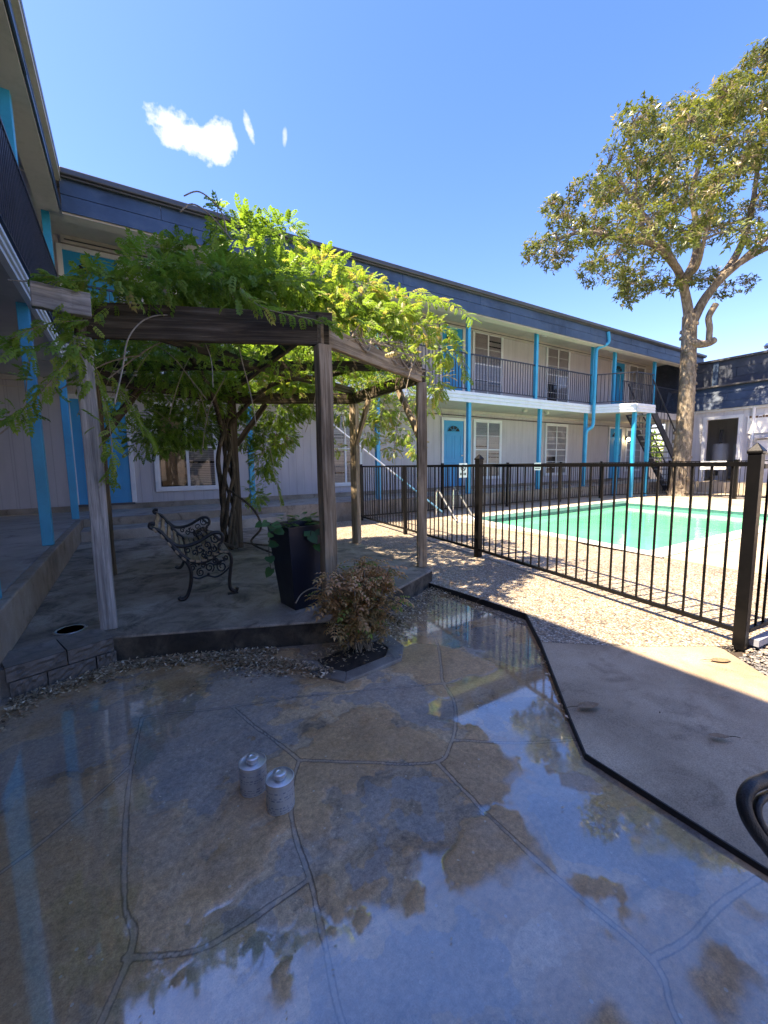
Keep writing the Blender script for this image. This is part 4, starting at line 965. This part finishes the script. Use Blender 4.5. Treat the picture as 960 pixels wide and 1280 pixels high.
for (x,y,D) in((808,357,13.8),(825,350,14.2),(838,358,13.9),(875,350,14.6),(893,345,14.9),(668,318,12.9),(672,306,12.9),(690,255,13.2),(720,240,13.3),(770,345,13.3),(785,372,13.5),(905,365,15.2),(930,355,15),(790,355,13.4),(858,352,14.2)): cl.append((T3(x,y,D),.34))
root=T3(862,400,14.6); cl.sort(key=lambda c:(c[0]-root).length)
for c,r0 in cl:
    best=min(nodes,key=lambda nd:(nd[0]-c).length+ (0 if (nd[0]-root).length<(c-root).length else 3)); p=best[0]; 
    mid=p.lerp(c,.5)+Vector((rt.uniform(-.2,.2),rt.uniform(-.2,.2),rt.uniform(.0,.25)))
    q=spline([p,mid,c],4); ra=min(best[1]*.7,.05); m.tube(q,[ra*(1-.6*i/(len(q)-1)) for i in range(len(q))],6)
    nodes+= [(qq,ra*.8) for qq in q[3:]]
m.build('trunk',M_bark,TR,smooth=True)
# leaf rosettes
pos=[];dirs=[];ups=[];sc=[];tint=[]; tw=MB()
for c,r0 in cl:
    nr=int(40*(r0/.5)**2)+8
    P,d=blob_points(nr,tuple(c),(r0*1.15,r0*1.15,r0*.85),.7)
    base=random.gauss(.45,.10)
    for i in range(nr):
        if i%3==0: tw.tube([c,c.lerp(Vector(P[i]),.5)+Vector((0,0,.05)),Vector(P[i])],[.012,.009,.005],4,False)
        ax=d[i]*.7+np.array([0,0,.7])+np.random.normal(0,.3,3); ax/=np.linalg.norm(ax); rb=base+random.gauss(0,.14)
        if random.random()<.10: rb=random.uniform(.85,1)
        for k in range(8):
            t_=np.random.normal(size=3); t_-=ax*t_.dot(ax); t_/=np.linalg.norm(t_)
            dd=t_+ax*random.uniform(-.1,.7); pos.append(P[i]+np.random.normal(0,.03,3)); dirs.append(dd); ups.append(ax+np.random.normal(0,.2,3)); sc.append(random.uniform(.11,.185)); tint.append(rb+random.gauss(0,.06))
tw.build('twig',M_bark,TR)
LV=[(0,0,0),(.45,.17,.03),(1,0,-.06),(.45,-.17,.03)]
leafmesh('crown',LV,[(0,1,2,3)],pos,frames(dirs,ups,sc),tint,M_tleaf,TR)

# far shrub in the gap
bs_=thing('garden_shrub','green bush seen through the gap below the stairs','shrub',(24,11.5,0))
MB().tube([(24,11.5,-.3),(24,11.5,1.2)],.06,8).build('stem',M_bark,bs_)
pos=[];dirs=[];ups=[];sc=[];tint=[]
for c in((24,11.5,1.6),(23.7,11.2,2.2),(24.3,11.9,2.2)):
    P,d=blob_points(260,c,(.6,.6,.6),.7)
    for i in range(260): pos.append(P[i]);dirs.append(d[i]+np.random.normal(0,.5,3));ups.append(np.random.normal(0,1,3));sc.append(random.uniform(.15,.3));tint.append(random.gauss(.7,.15))
leafmesh('foliage',LV,[(0,1,2,3)],pos,frames(dirs,ups,sc),tint,M_wist,bs_)
gw=MB().box(22,40,14,14.2,-.3,1.9).build('garden_wall',M_deck); tag(gw,'tan masonry wall seen through the gap below the stairs','wall')

# ================================================================ BENCH
BN=thing('park_bench','black cast iron park bench with wooden slats under the pergola','bench',(.325,3.74,.17),R_(-4)); BN.scale=(.86,1,1)
def side_frame(y):
    def pt(x,z): return (x,y,z)
    m=MB()
    # coordinates local: x depth (0 back .. .6 front), z up
    back=spline([pt(-.20,.665),pt(-.235,.67),pt(-.245,.645),pt(-.21,.625),pt(-.16,.60),pt(-.08,.50),pt(.0,.40),pt(.08,.335),pt(.16,.31),pt(.24,.325),pt(.33,.37),pt(.39,.385),pt(.44,.36),pt(.455,.30),pt(.44,.22),pt(.425,.12),pt(.43,.05),pt(.47,.02),pt(.49,.03),pt(.495,.05)],5)
    m.tube(back,.017,8)
    rear=spline([pt(-.10,.515),pt(-.02,.40),pt(.04,.33),pt(.075,.25),pt(.07,.16),pt(.045,.07),pt(.01,.02),pt(-.03,.015),pt(-.045,.035)],5); m.tube(rear,.017,8)
    arm=spline([pt(-.10,.535),pt(-.03,.475),pt(.06,.465),pt(.16,.49),pt(.24,.53),pt(.30,.555),pt(.36,.55),pt(.385,.51),pt(.375,.47)],5); m.tube(arm,.016,8)
    m.tube(spline([pt(.385,.51),pt(.36,.49),pt(.335,.505),pt(.30,.545)],4),.012,7); m.tube(spline([pt(.375,.47),pt(.34,.44),pt(.36,.38)],4),.013,7)
    def scroll(cx,cz_,r,turn=1.5,st=0,rad=.007,s=1):
        m.tube([pt(cx+r*(1-.75*t/20)*math.cos(st+s*turn*2*math.pi*t/20),cz_+r*(1-.75*t/20)*math.sin(st+s*turn*2*math.pi*t/20)) for t in range(21)],rad,6)
    for a in((.315,.505,.042),(.17,.42,.035),(.235,.455,.035),(.12,.40,.028),(.25,.385,.032),(.30,.42,.03),(.20,.37,.022),(.06,.43,.03)): scroll(*a,turn=1.2,st=random.uniform(0,6))
    for a in((.36,.255,.055),(.245,.26,.045),(.16,.225,.038),(.09,.275,.035),(.30,.31,.035),(.40,.33,.026),(.19,.285,.026)): scroll(*a,turn=1.5,st=random.uniform(0,6))
    m.tube(spline([pt(.07,.2),pt(.14,.175),pt(.22,.19),pt(.29,.17),pt(.36,.19),pt(.43,.24)],5),.008,6)
    for (x,z) in((.2,.41),(.27,.43),(.14,.44),(.22,.345),(.32,.37),(.23,.20),(.15,.30),(.35,.44)): m.lathe([(.004,-.014),(.014,-.006),(.014,.006),(.004,.014)],(x,y,z),8)
    m.box(.40,.5,y-.02,y+.02,0,.012)
    return m.build('side_frame',M_cast,BN,smooth=True,local=True)
side_frame(0.0); side_frame(1.24)
for i,(x,z,nx,nz) in enumerate([(-.205,.615,.75,.62),(-.15,.56,.78,.62),(-.095,.492,.78,.62),(-.035,.42,.76,.65),(.02,.36,.6,.8)]):
    o=beam('slat',(x,-.03,z),(x,1.27,z),.045,.018,M_slat,None,up=(nx,0,nz),bevel=.003); o.parent=BN
for i,(x,z) in enumerate([(.09,.328),(.145,.315),(.20,.32),(.255,.335),(.31,.36),(.365,.378),(.41,.372)]):
    o=beam('slat',(x,-.03,z+.012),(x,1.27,z+.012),.043,.018,M_slat,None,bevel=.003); o.parent=BN

# ================================================================ PLANTER
PL=thing('tall_planter','tall tapered navy black square planter with trailing heart leaf plant','planter',(1.13,3.12,.17),R_(8))
m=MB(); tw_,bw_,ph=.19,.125,.66
def frus(m,w0,w1,z0,z1):
    m.add([(-w0,-w0,z0),(w0,-w0,z0),(w0,w0,z0),(-w0,w0,z0),(-w1,-w1,z1),(w1,-w1,z1),(w1,w1,z1),(-w1,w1,z1)],[(0,3,2,1),(0,1,5,4),(1,2,6,5),(2,3,7,6),(3,0,4,7)])
frus(m,bw_,tw_,.0,ph)
for k in range(4): pass
m.add([(-tw_,-tw_,ph),(tw_,-tw_,ph),(tw_,tw_,ph),(-tw_,tw_,ph),(-tw_+.025,-tw_+.025,ph),(tw_-.025,-tw_+.025,ph),(tw_-.025,tw_-.025,ph),(-tw_+.025,tw_-.025,ph),(-tw_+.03,-tw_+.03,ph-.08),(tw_-.03,-tw_+.03,ph-.08),(tw_-.03,tw_-.03,ph-.08),(-tw_+.03,tw_-.03,ph-.08)],
 [(0,1,5,4),(1,2,6,5),(2,3,7,6),(3,0,4,7),(4,5,9,8),(5,6,10,9),(6,7,11,10),(7,4,8,11)])
m.build('pot',paint('navy_resin',(.010,.013,.024),.32,.1,2,.06),PL,local=True,bevel=.004)
MB().box(-tw_+.032,tw_-.032,-tw_+.032,tw_-.032,ph-.09,ph-.06).build('potting_soil',M_soil,PL,local=True)
IV=thing('potted_ivy','green heart leaved trailing plant growing out of the tall planter','plant',(1.13,3.12,.77))
heart=[(0,0,0),(-.12,.28,.02),(.15,.48,.03),(.6,.36,.02),(1,0,-.05),(.6,-.36,.02),(.15,-.48,.03),(-.12,-.28,.02)]
pos=[];dirs=[];ups=[];sc=[];tint=[]; m=MB()
for i in range(46):
    a=random.uniform(0,6.28); rr=random.uniform(.02,.17); p=(1.13+rr*math.cos(a)+.03,3.12+rr*math.sin(a),.80+random.uniform(0,.10)); pos.append(p); dirs.append((math.cos(a),math.sin(a),random.uniform(-.2,.6))); ups.append((0,0,1)); sc.append(random.uniform(.04,.075)); tint.append(random.gauss(.6,.2))
for pts_ in ([(.98,3.0,.80),(.90,2.98,.82),(.85,2.98,.76),(.84,2.98,.62),(.85,2.97,.50)],[(1.0,3.0,.82),(.92,2.95,.86),(.84,2.95,.84)],[(1.2,2.98,.82),(1.24,2.90,.78),(1.27,2.86,.68),(1.29,2.84,.60)],[(.95,3.05,.82),(.86,3.05,.87),(.80,3.05,.86)],[(1.17,2.95,.8),(1.14,2.90,.76),(1.2,2.88,.66)]):
    q=spline([Vector(p) for p in pts_],3); m.tube(q,.003,5)
    for j,p in enumerate(q[1:]):
        if j%2: continue
        pos.append(tuple(p)); dirs.append((random.uniform(-1,.6),random.uniform(-1,.2),random.uniform(-.7,0))); ups.append((random.uniform(-.4,.4),-.8,.8)); sc.append(random.uniform(.055,.09)); tint.append(random.gauss(.4,.25))
m.build('stem',M_vine,IV)
leafmesh('leaves',heart,[(0,1,2,3,4,5,6,7)],pos,frames(dirs,ups,sc),tint,M_ivy,IV)

# ================================================================ SHRUB in hexagonal stone ring
hp=[(.86,2.45),(.87,2.24),(.99,2.06),(1.43,2.12),(1.55,2.27),(1.56,2.50),(1.35,2.55)]
ring_=thing('stone_planter_ring','dark flat stone ring round the dried shrub at the slab edge','stone edging',(1.2,2.3,0))
inn=[(1.18+(x-1.18)*.70,2.36+(y-2.36)*.66) for x,y in hp]
m=MB()
for k in range(len(hp)-1):
    m.prism([hp[k],hp[k+1],inn[k+1],inn[k]],.0,.028)
m.build('flagstone',M_blocktop,ring_,bevel=.006)
MB().prism(inn,-.01,.014).build('soil',M_soil,ring_)
SH=thing('dried_shrub','rusty brown and olive feathery shrub in front of the navy planter','shrub',(1.27,2.42,.03))
tv2,tf2,tt2=pinnate(4,.3,.30,.075)
m=MB(); pos=[];dirs=[];ups=[];sc=[];tint=[]
rs=random.Random(5)
for i in range(40):
    a=rs.uniform(0,6.28); lean=rs.uniform(.05,.34); h=rs.uniform(.22,.50) if lean>.2 else rs.uniform(.35,.60)
    if i<8: h=rs.uniform(.5,.62); lean=rs.uniform(.0,.18)
    b0=Vector((1.27+rs.uniform(-.08,.08),2.40+rs.uniform(-.06,.06),.02)); tip=b0+Vector((math.cos(a)*lean,math.sin(a)*lean*.8,h)); q=spline([b0,b0.lerp(tip,.5)+Vector((0,0,.06)),tip],5); m.tube(q,.004,5)
    for j,p in enumerate(q):
        if j<3: continue
        for s_ in range(4):
            b2=rs.uniform(0,6.28); dd=(math.cos(b2),math.sin(b2),rs.uniform(-.5,.5)); pos.append(tuple(p+Vector((rs.uniform(-.02,.02),rs.uniform(-.02,.02),rs.uniform(-.02,.02))))); dirs.append(dd); ups.append((rs.uniform(-.4,.4),rs.uniform(-.4,.4),1)); sc.append(rs.uniform(.06,.13)); 
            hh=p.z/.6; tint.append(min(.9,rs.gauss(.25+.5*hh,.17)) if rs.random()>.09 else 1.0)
for (px,py) in((380,545),): pass
m.tube(spline([(1.15,2.45,.35),(1.02,2.5,.47),(.93,2.55,.44),(.88,2.55,.38)],6),.004,5)
m.build('stem',M_vinel,SH)
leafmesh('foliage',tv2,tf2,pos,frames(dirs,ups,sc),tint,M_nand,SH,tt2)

# ================================================================ retaining blocks
def rblock(x0,x1,yf0,yf1,depth,z0,z1,label,first=None):
    c=Vector(((x0+x1)/2,(yf0+yf1)/2,z0))
    t=thing('retaining_block',label,'stone block',tuple(c),0,'split faced blocks at the slab corner')
    m=MB(); nx,nz=10,5; d=Vector((x1-x0,yf1-yf0,0)); nn=Vector((d.y,-d.x,0)).normalized()
    vs=[];fs=[]
    for j in range(nz+1):
        for i in range(nx+1):
            e=0 if i in(0,nx) or j==nz else 1
            off=.012+ .016*noise.noise((x0*9+i*.8,z0*30+j*.9,2))*e
            p=Vector((x0,yf0,0))+d*(i/nx)+nn*off; vs.append((p.x,p.y,z0+(z1-z0)*j/nz))
    for j in range(nz):
        for i in range(nx): a=j*(nx+1)+i; fs.append((a,a+1,a+nx+2,a+nx+1))
    m.add(vs,fs); a=Vector((x0,yf0,0)); b_=Vector((x1,yf1,0)); 
    vs=[vs[0],vs[nx],(b_-nn*depth)[:2]+(z0,),(a-nn*depth)[:2]+(z0,)] if False else None
    fa=a+nn*.012; fb=b_+nn*.012; ba=a-nn*depth; bb=b_-nn*depth
    m.add([(fa.x,fa.y,z0),(fb.x,fb.y,z0),(bb.x,bb.y,z0),(ba.x,ba.y,z0),(fa.x,fa.y,z1),(fb.x,fb.y,z1),(bb.x,bb.y,z1),(ba.x,ba.y,z1)],[(4,5,6,7),(1,2,6,5),(3,0,4,7),(0,3,2,1)])
    m.build('stone',M_block,t)
    if z1>.15: MB().add([(fa.x,fa.y,z1+.003),(fb.x,fb.y,z1+.003),(bb.x,bb.y,z1+.003),(ba.x,ba.y,z1+.003)],[(0,1,2,3)]).build('cap',M_blocktop,t)
    return t
def ln(t): return (-.665+.50*t, 2.975+.16*t)
def blk(t0,t1,z0,z1,lab): a=ln(t0); b_=ln(t1); rblock(a[0],b_[0],a[1],b_[1],.26,z0,z1,lab)
blk(.0,.525,.10,.185,'upper left split faced block against the walkway curb')
blk(.54,1.0,.10,.185,'upper right split faced block below the front left pergola post')
blk(.02,.33,.0,.093,'lower left short split faced block, damp and dark')
blk(.345,.80,.0,.093,'lower middle long split faced block under the upper joint')
blk(.815,1.02,.0,.093,'lower right narrow split faced block by the leaf litter')
MB().prism([(-.695,3.0),(-.665,2.99),(-.18,3.16),(-.18,3.26),(-.695,3.26)],.0,.168).build('slab_corner_fill',M_blocktop)['kind']='structure'
# drain
dr=thing('floor_drain','small round metal drain cover in the concrete between curb and pergola post','drain',(-.42,3.5,.17))
kk=MB(); kk.lathe([(.075,.002),(.085,.006),(.095,.006),(.10,.002)],(-.42,3.5,.170),24); kk.build('rim',M_steel,dr,smooth=True); MB().lathe([(.0,.001),(.076,.001)],(-.42,3.5,.172),20).build('grate',M_dark,dr)

# ================================================================ paint cans
def can(x,y,rz,label):
    t=thing('metal_can',label,'can',(x,y,0),rz,'cement cans on the wet patio')
    r0=.051; h=.128
    MB().lathe([(.0,0),(r0-.002,0),(r0+.0015,.002),(r0+.0015,.006),(r0,.008),(r0,h-.008),(r0+.002,h-.006),(r0+.002,h),(r0-.002,h+.001),(r0-.004,h-.006),(r0*.62,h-.004),(r0*.5,h-.002),(.0,h-.002)],(0,0,0),40).build('body',M_can,t,smooth=True,local=True)
    m=MB().lathe([(r0+.0006,.012),(r0+.0006,h-.012)],(0,0,0),40); m.f=m.f[:-2]; m.build('label',M_label,t,smooth=True,local=True)
    MB().lathe([(.021,h-.003),(.021,h+.003),(.0245,h+.004),(.0245,h+.018),(.022,h+.020),(.012,h+.020),(.010,h+.017),(.0,h+.017)],(0,0,0),28).build('cap',M_can,t,smooth=True,local=True)
    m=MB(); rs=random.Random(int(x*1000))
    for row in (0,1,2,5,6,8):
        z=.020+row*.0095; a=-3.14
        while a<3.0:
            w_=rs.uniform(.06,.30); hh=rs.choice((.002,.003,.005)); R0=r0+.0011
            k=max(1,int(w_/.08)); 
            for q in range(k):
                a0=a+w_*q/k; a1=a+w_*(q+1)/k
                m.add([(R0*math.cos(a0),R0*math.sin(a0),z),(R0*math.cos(a1),R0*math.sin(a1),z),(R0*math.cos(a1),R0*math.sin(a1),z+hh),(R0*math.cos(a0),R0*math.sin(a0),z+hh)],[(0,1,2,3)])
            a+=w_+rs.uniform(.04,.2)
    m.build('print',M_ink,t,local=True)
    return t
M_can=paint('tin_metal',(.62,.62,.62),.3,.08,30,.08,metal=.75,dirt=(.2,.2,.2),dirt_amt=.15)
M_label=paint('can_label',(.50,.52,.54),.3,.05,9,.05,metal=.55,dirt=(.3,.32,.35),dirt_amt=.2)
M_ink=paint('label_ink',(.20,.23,.30),.6,.1,30,.05)
can(.335,1.555,.3,'dented grey metal can with screw cap, the one standing further back')
can(.400,1.415,1.2,'grey metal can with peeling label, the one nearer the camera')

# ================================================================ cast chair at right edge
CHR=thing('garden_chair','black metal garden chair with curved back, only its edge in view','chair',(1.22,.10,.05))
m=MB()
vis=[(955,976,.83),(938,984,.81),(930,1000,.80),(934,1020,.79),(945,1040,.785),(962,1062,.78),(990,1100,.775)]
outer=[(1.475,.10,.44),(1.465,.115,.56),(1.40,.14,.625),(1.28,.18,.64),(1.15,.222,.638)]+[tuple(PD(*p)) for p in vis]+[(1.03,.165,.44)]
m.tube(spline(outer,6),.0125,12); m.build('back_frame',M_cast,CHR,smooth=True)
vis2=[(965,992,.83),(950,1000,.81),(946,1013,.80),(951,1030,.79),(963,1048,.785),(980,1070,.78)]
inner=[(1.43,.11,.46),(1.42,.12,.55),(1.37,.145,.595),(1.27,.18,.612),(1.15,.215,.612)]+[tuple(PD(*p)) for p in vis2]+[(1.05,.163,.46)]
m=MB(); m.tube(spline(inner,6),.008,10); m.build('inner_frame',M_cast,CHR,smooth=True)
for k in range(1,6):
    f=k/6; bt=Vector((1.03,.165,.455)).lerp(Vector((1.475,.10,.455)),f); tp=Vector((1.06,.235,.61)).lerp(Vector((1.43,.13,.60)),f)
    MB().tube([bt,tp],.005,6).build('spindle',M_cast,CHR)
MB().prism([(1.02,.17),(1.485,.105),(1.45,-.30),(1.04,-.26)],.43,.455).build('seat',M_cast,CHR,bevel=.01)
for (x_,y_) in((1.05,.14),(1.45,.08),(1.42,-.27),(1.07,-.23)): MB().tube([(x_,y_,.05),(x_,y_,.44)],.012,8).build('leg',M_cast,CHR,smooth=True)

# ================================================================ litter, gravel, fallen leaves
pos=[];dirs=[];ups=[];sc=[];tint=[]
rs=random.Random(9)
def litter(a,b_,w,n,z=.004,pile=.02):
    a=Vector((*a,0)); b_=Vector((*b_,0)); d=(b_-a).normalized(); nn=Vector((d.y,-d.x,0))
    for i in range(n):
        t_=rs.random(); q=abs(rs.gauss(0,.5)); p=a.lerp(b_,t_)+nn*(q*w); pos.append((p.x,p.y,z+rs.random()*pile*max(0,1-q))); an=rs.uniform(0,6.28)
        dirs.append((math.cos(an),math.sin(an),rs.uniform(-.4,.5))); ups.append((rs.uniform(-.6,.6),rs.uniform(-.6,.6),1)); sc.append(rs.uniform(.014,.034)); tint.append(rs.gauss(.55,.25))
litter((-.66,2.93),(-.18,3.10),.14,900); litter((-.68,2.6),(-.62,2.95),.10,150,.004); litter((-.18,3.13),(.80,2.74),.12,2200,.004,.035); litter((.5,2.84),(.85,2.45),.2,1100,.004,.04)
litter((1.45,2.66),(2.60,3.26),.30,1900,.006,.035); litter((1.5,2.5),(1.9,2.85),.2,500,.006,.03); litter((2.58,3.3),(2.62,2.1),.07,300); litter((2.3,1.75),(1.75,1.15),-.04,60)
litter((.85,2.5),(1.5,2.5),.25,350,.035); litter((.78,2.5),(1.0,2.2),.12,300,.032,.03)
for i in range(110): pos.append((rs.uniform(-.3,2.4),rs.uniform(.6,2.7),.008)); an=rs.uniform(0,6.28); dirs.append((math.cos(an),math.sin(an),.1)); ups.append((0,0,1)); sc.append(rs.uniform(.008,.018)); tint.append(rs.uniform(.4,1))
for i in range(420): pos.append((rs.uniform(1.8,5.5),rs.uniform(.2,7),.062)); an=rs.uniform(0,6.28); dirs.append((math.cos(an),math.sin(an),.1)); ups.append((0,0,1)); sc.append(rs.uniform(.006,.022)); tint.append(rs.uniform(.0,.7))
for i in range(260): 
    pos.append((rs.uniform(-.6,4.2),rs.uniform(3.4,8.0),.176 if True else 0)); an=rs.uniform(0,6.28); dirs.append((math.cos(an),math.sin(an),.1)); ups.append((0,0,1)); sc.append(rs.uniform(.012,.03)); tint.append(rs.uniform(.1,.8))
    if pos[-1][0]>2.7: pos[-1]=(pos[-1][0],pos[-1][1],.06)
LL=[(0,0,0),(.4,.2,.05),(1,0,0),(.4,-.2,.05)]
o=leafmesh('leaf_litter',LL,[(0,1,2,3)],pos,frames(dirs,ups,sc),tint,M_litter,None,None,'stuff'); tag(o,'dry brown leaf litter along the slab edge and patio','leaf litter')
# gravel pebbles
ico=MB().lathe([(.0,-.35),(.6,-.25),(1,.0),(.65,.28),(.0,.35)],n=7); icoV=np.array(ico.v)
pos=[];mats=[];tint=[]
faces4=[f for f in ico.f if len(f)==4]
for i in range(7500):
    x=3.02+1.9*rs.random()**1.6; y=rs.uniform(-.3,.94)
    if x<3.3 and y>.93 : continue
    s_=rs.uniform(.006,.017); an=rs.uniform(0,6.28); M3=np.array(Matrix.Rotation(an,3,'Z')@Matrix.Diagonal((s_,s_*rs.uniform(.6,1),s_*rs.uniform(.5,.9)))); pos.append((x,y,.028+rs.uniform(0,.012))); mats.append(M3); tint.append(rs.random())
M_peb=leafmat('river_pebble',[(0,(.07,.07,.075)),(.4,(.18,.175,.17)),(.7,(.30,.28,.26)),(1,(.42,.28,.17))],.0,.6)
o=leafmesh('river_gravel',icoV,faces4,pos,np.array(mats),tint,M_peb,None,None,'stuff'); tag(o,'grey river gravel round the corner fence post','gravel')
def fallen(px,py,z,L_,ang,label,col=.5,curl=.25):
    p=onz(px,py,z); t=thing('fallen_leaf',label,'leaf',(p.x,p.y,z),ang,'big dry leaves on the paving')
    m=MB(); n=9; vs=[];fs=[]
    for i in range(n):
        f=i/(n-1); w_=L_*.22*math.sin(math.pi*min(1,f*.95+.03))**.8; zz=.002+curl*L_*abs(f-.5)**1.5*.3
        vs+=[(L_*f,-w_,zz+curl*w_*.7),(L_*f,0,zz),(L_*f,w_,zz+curl*w_*.9)]
    for i in range(n-1):
        for k in(0,1): a=i*3+k; fs.append((a,a+1,a+4,a+3))
    m.add(vs,fs); o=m.build('blade',M_fleaf,t,smooth=True,local=True)
    MB().tube([(0,0,.005),(-L_*.25,0,.008),(-L_*.5,.01*L_,.004)],.0016,5).build('stalk',M_vine,t,local=True)
    return t
M_fleaf=paint('dry_leaf_brown',(.22,.14,.075),.6,.25,25,.3,dirt=(.4,.3,.2),dirt_amt=.3)
fallen(722,884,.052,.12,-.4,'curled grey brown leaf on the path close to the wet patio edge')
fallen(912,922,.052,.085,2.4,'flat tan leaf with a long stalk on the shaded path near the right edge')
fallen(888,826,.052,.12,-.6,'dark leaf lying in the sunlit orange strip of path')
fallen(600,750,.07,.10,.3,'broad brown leaf caught on the black edging strip')
fallen(567,730,.06,.07,1.3,'small upright brown leaf on the pebble path near the slab corner')
fallen(302,830,.02,.09,.2,'yellowish brown leaf at the back of the leaf litter below the slab')
#fallen(520,1118,.004,.05,1.9,'dark narrow leaf lying in the puddle below the flaked stone')

# ================================================================ sky and sun
sun_dir=Vector((-.575,.12,1)).normalized(); el=math.asin(sun_dir.z); az=math.atan2(sun_dir.x,sun_dir.y)
w=bpy.data.worlds.new('World'); scene.world=w; w.use_nodes=True; nt=w.node_tree; nt.nodes.clear()
out=nt.nodes.new('ShaderNodeOutputWorld'); bg=nt.nodes.new('ShaderNodeBackground'); bg.inputs[1].default_value=.052
sky=nt.nodes.new('ShaderNodeTexSky'); sky.sky_type='NISHITA'; sky.sun_disc=False; sky.sun_elevation=el; sky.sun_rotation=az
sky.air_density=1.0; sky.dust_density=.6; sky.ozone_density=2.5
tc=nt.nodes.new('ShaderNodeTexCoord')
def vdot(v):
    n=nt.nodes.new('ShaderNodeVectorMath'); n.operation='DOT_PRODUCT'; L(nt,tc.outputs['Generated'],n.inputs[0]); n.inputs[1].default_value=tuple(v); return n.outputs['Value']
c0=un(ray(250,172)); e1=un(np.cross(c0,[0,0,1])); e2=np.cross(e1,c0)
uu=math_(nt,'DIVIDE',vdot(e1),vdot(c0)); vv=math_(nt,'DIVIDE',vdot(e2),vdot(c0)); front=math_(nt,'GREATER_THAN',vdot(c0),.5)
nz=nt.nodes.new('ShaderNodeTexNoise'); nz.inputs['Scale'].default_value=22; nz.inputs['Detail'].default_value=10; nz.inputs['Roughness'].default_value=.6; L(nt,tc.outputs['Generated'],nz.inputs['Vector'])
nzo=math_(nt,'MULTIPLY',math_(nt,'SUBTRACT',nz.outputs['Fac'],.5),3.6)
def uvof(px,py):
    d=ray(px,py); k=d@c0; return (d@e1)/k,(d@e2)/k
acc=None
for (px,py,rx,ry,ang,hard) in((212,160,38,22,-.3,1),(245,175,40,24,-.55,1),(272,178,26,32,-.3,1),(312,164,7,19,.35,.8),(356,170,3.5,11,0,.35)):
    a,b2=uvof(px,py); s=1/700.0*1.0
    # pixel size in tangent units here
    ax1,_=uvof(px+1,py); sc_=abs(ax1-a); 
    du=math_(nt,'SUBTRACT',uu,a); dv=math_(nt,'SUBTRACT',vv,b2)
    ca,sa=math.cos(ang),math.sin(ang)
    x_=math_(nt,'ADD',math_(nt,'MULTIPLY',du,ca),math_(nt,'MULTIPLY',dv,sa)); y_=math_(nt,'SUBTRACT',math_(nt,'MULTIPLY',dv,ca),math_(nt,'MULTIPLY',du,sa))
    r2=math_(nt,'ADD',math_(nt,'POWER',math_(nt,'DIVIDE',math_(nt,'ABSOLUTE',x_),rx*sc_),2.0),math_(nt,'POWER',math_(nt,'DIVIDE',math_(nt,'ABSOLUTE',y_),ry*sc_),2.0))
    f=math_(nt,'MULTIPLY',math_(nt,'SUBTRACT',.85,r2),1.0); f=math_(nt,'ADD',f,nzo); f=math_(nt,'MULTIPLY',f,.95,True) ; f=math_(nt,'MULTIPLY',f,hard)
    # keep noise inside the lobe
    f=math_(nt,'MULTIPLY',f,math_(nt,'LESS_THAN',r2,2.2))
    acc=f if acc is None else math_(nt,'MAXIMUM',acc,f)
acc=math_(nt,'MULTIPLY',acc,front)
skyc=nt.nodes.new('ShaderNodeHueSaturation'); skyc.inputs['Saturation'].default_value=1.27; L(nt,sky.outputs[0],skyc.inputs['Color'])
skyt=mixc(nt,1.0,skyc.outputs[0],(.92,.765,.98),'MULTIPLY'); mx=mixc(nt,acc,skyt,(3.9,3.9,4.0)); L(nt,mx,bg.inputs[0]); L(nt,bg.outputs[0],out.inputs[0])
sd=bpy.data.lights.new('sun','SUN'); so=bpy.data.objects.new('sun',sd); COL.objects.link(so); sd.energy=2.05; sd.angle=R_(.55); sd.color=(1,.90,.77)
so.rotation_mode='QUATERNION'; so.rotation_quaternion=sun_dir.to_track_quat('Z','Y'); so.location=(0,0,30)
scene.view_settings.view_transform='Standard'; scene.view_settings.look='None'; scene.view_settings.gamma=1; scene.view_settings.exposure=3.25
scene.view_settings.use_white_balance=True; scene.view_settings.white_balance_temperature=7700; scene.view_settings.white_balance_tint=10
scene.render.engine='CYCLES'
scene.cycles.max_bounces=6; scene.cycles.diffuse_bounces=4; scene.cycles.glossy_bounces=3; scene.cycles.transmission_bounces=3; scene.cycles.transparent_max_bounces=8; scene.cycles.sample_clamp_indirect=8
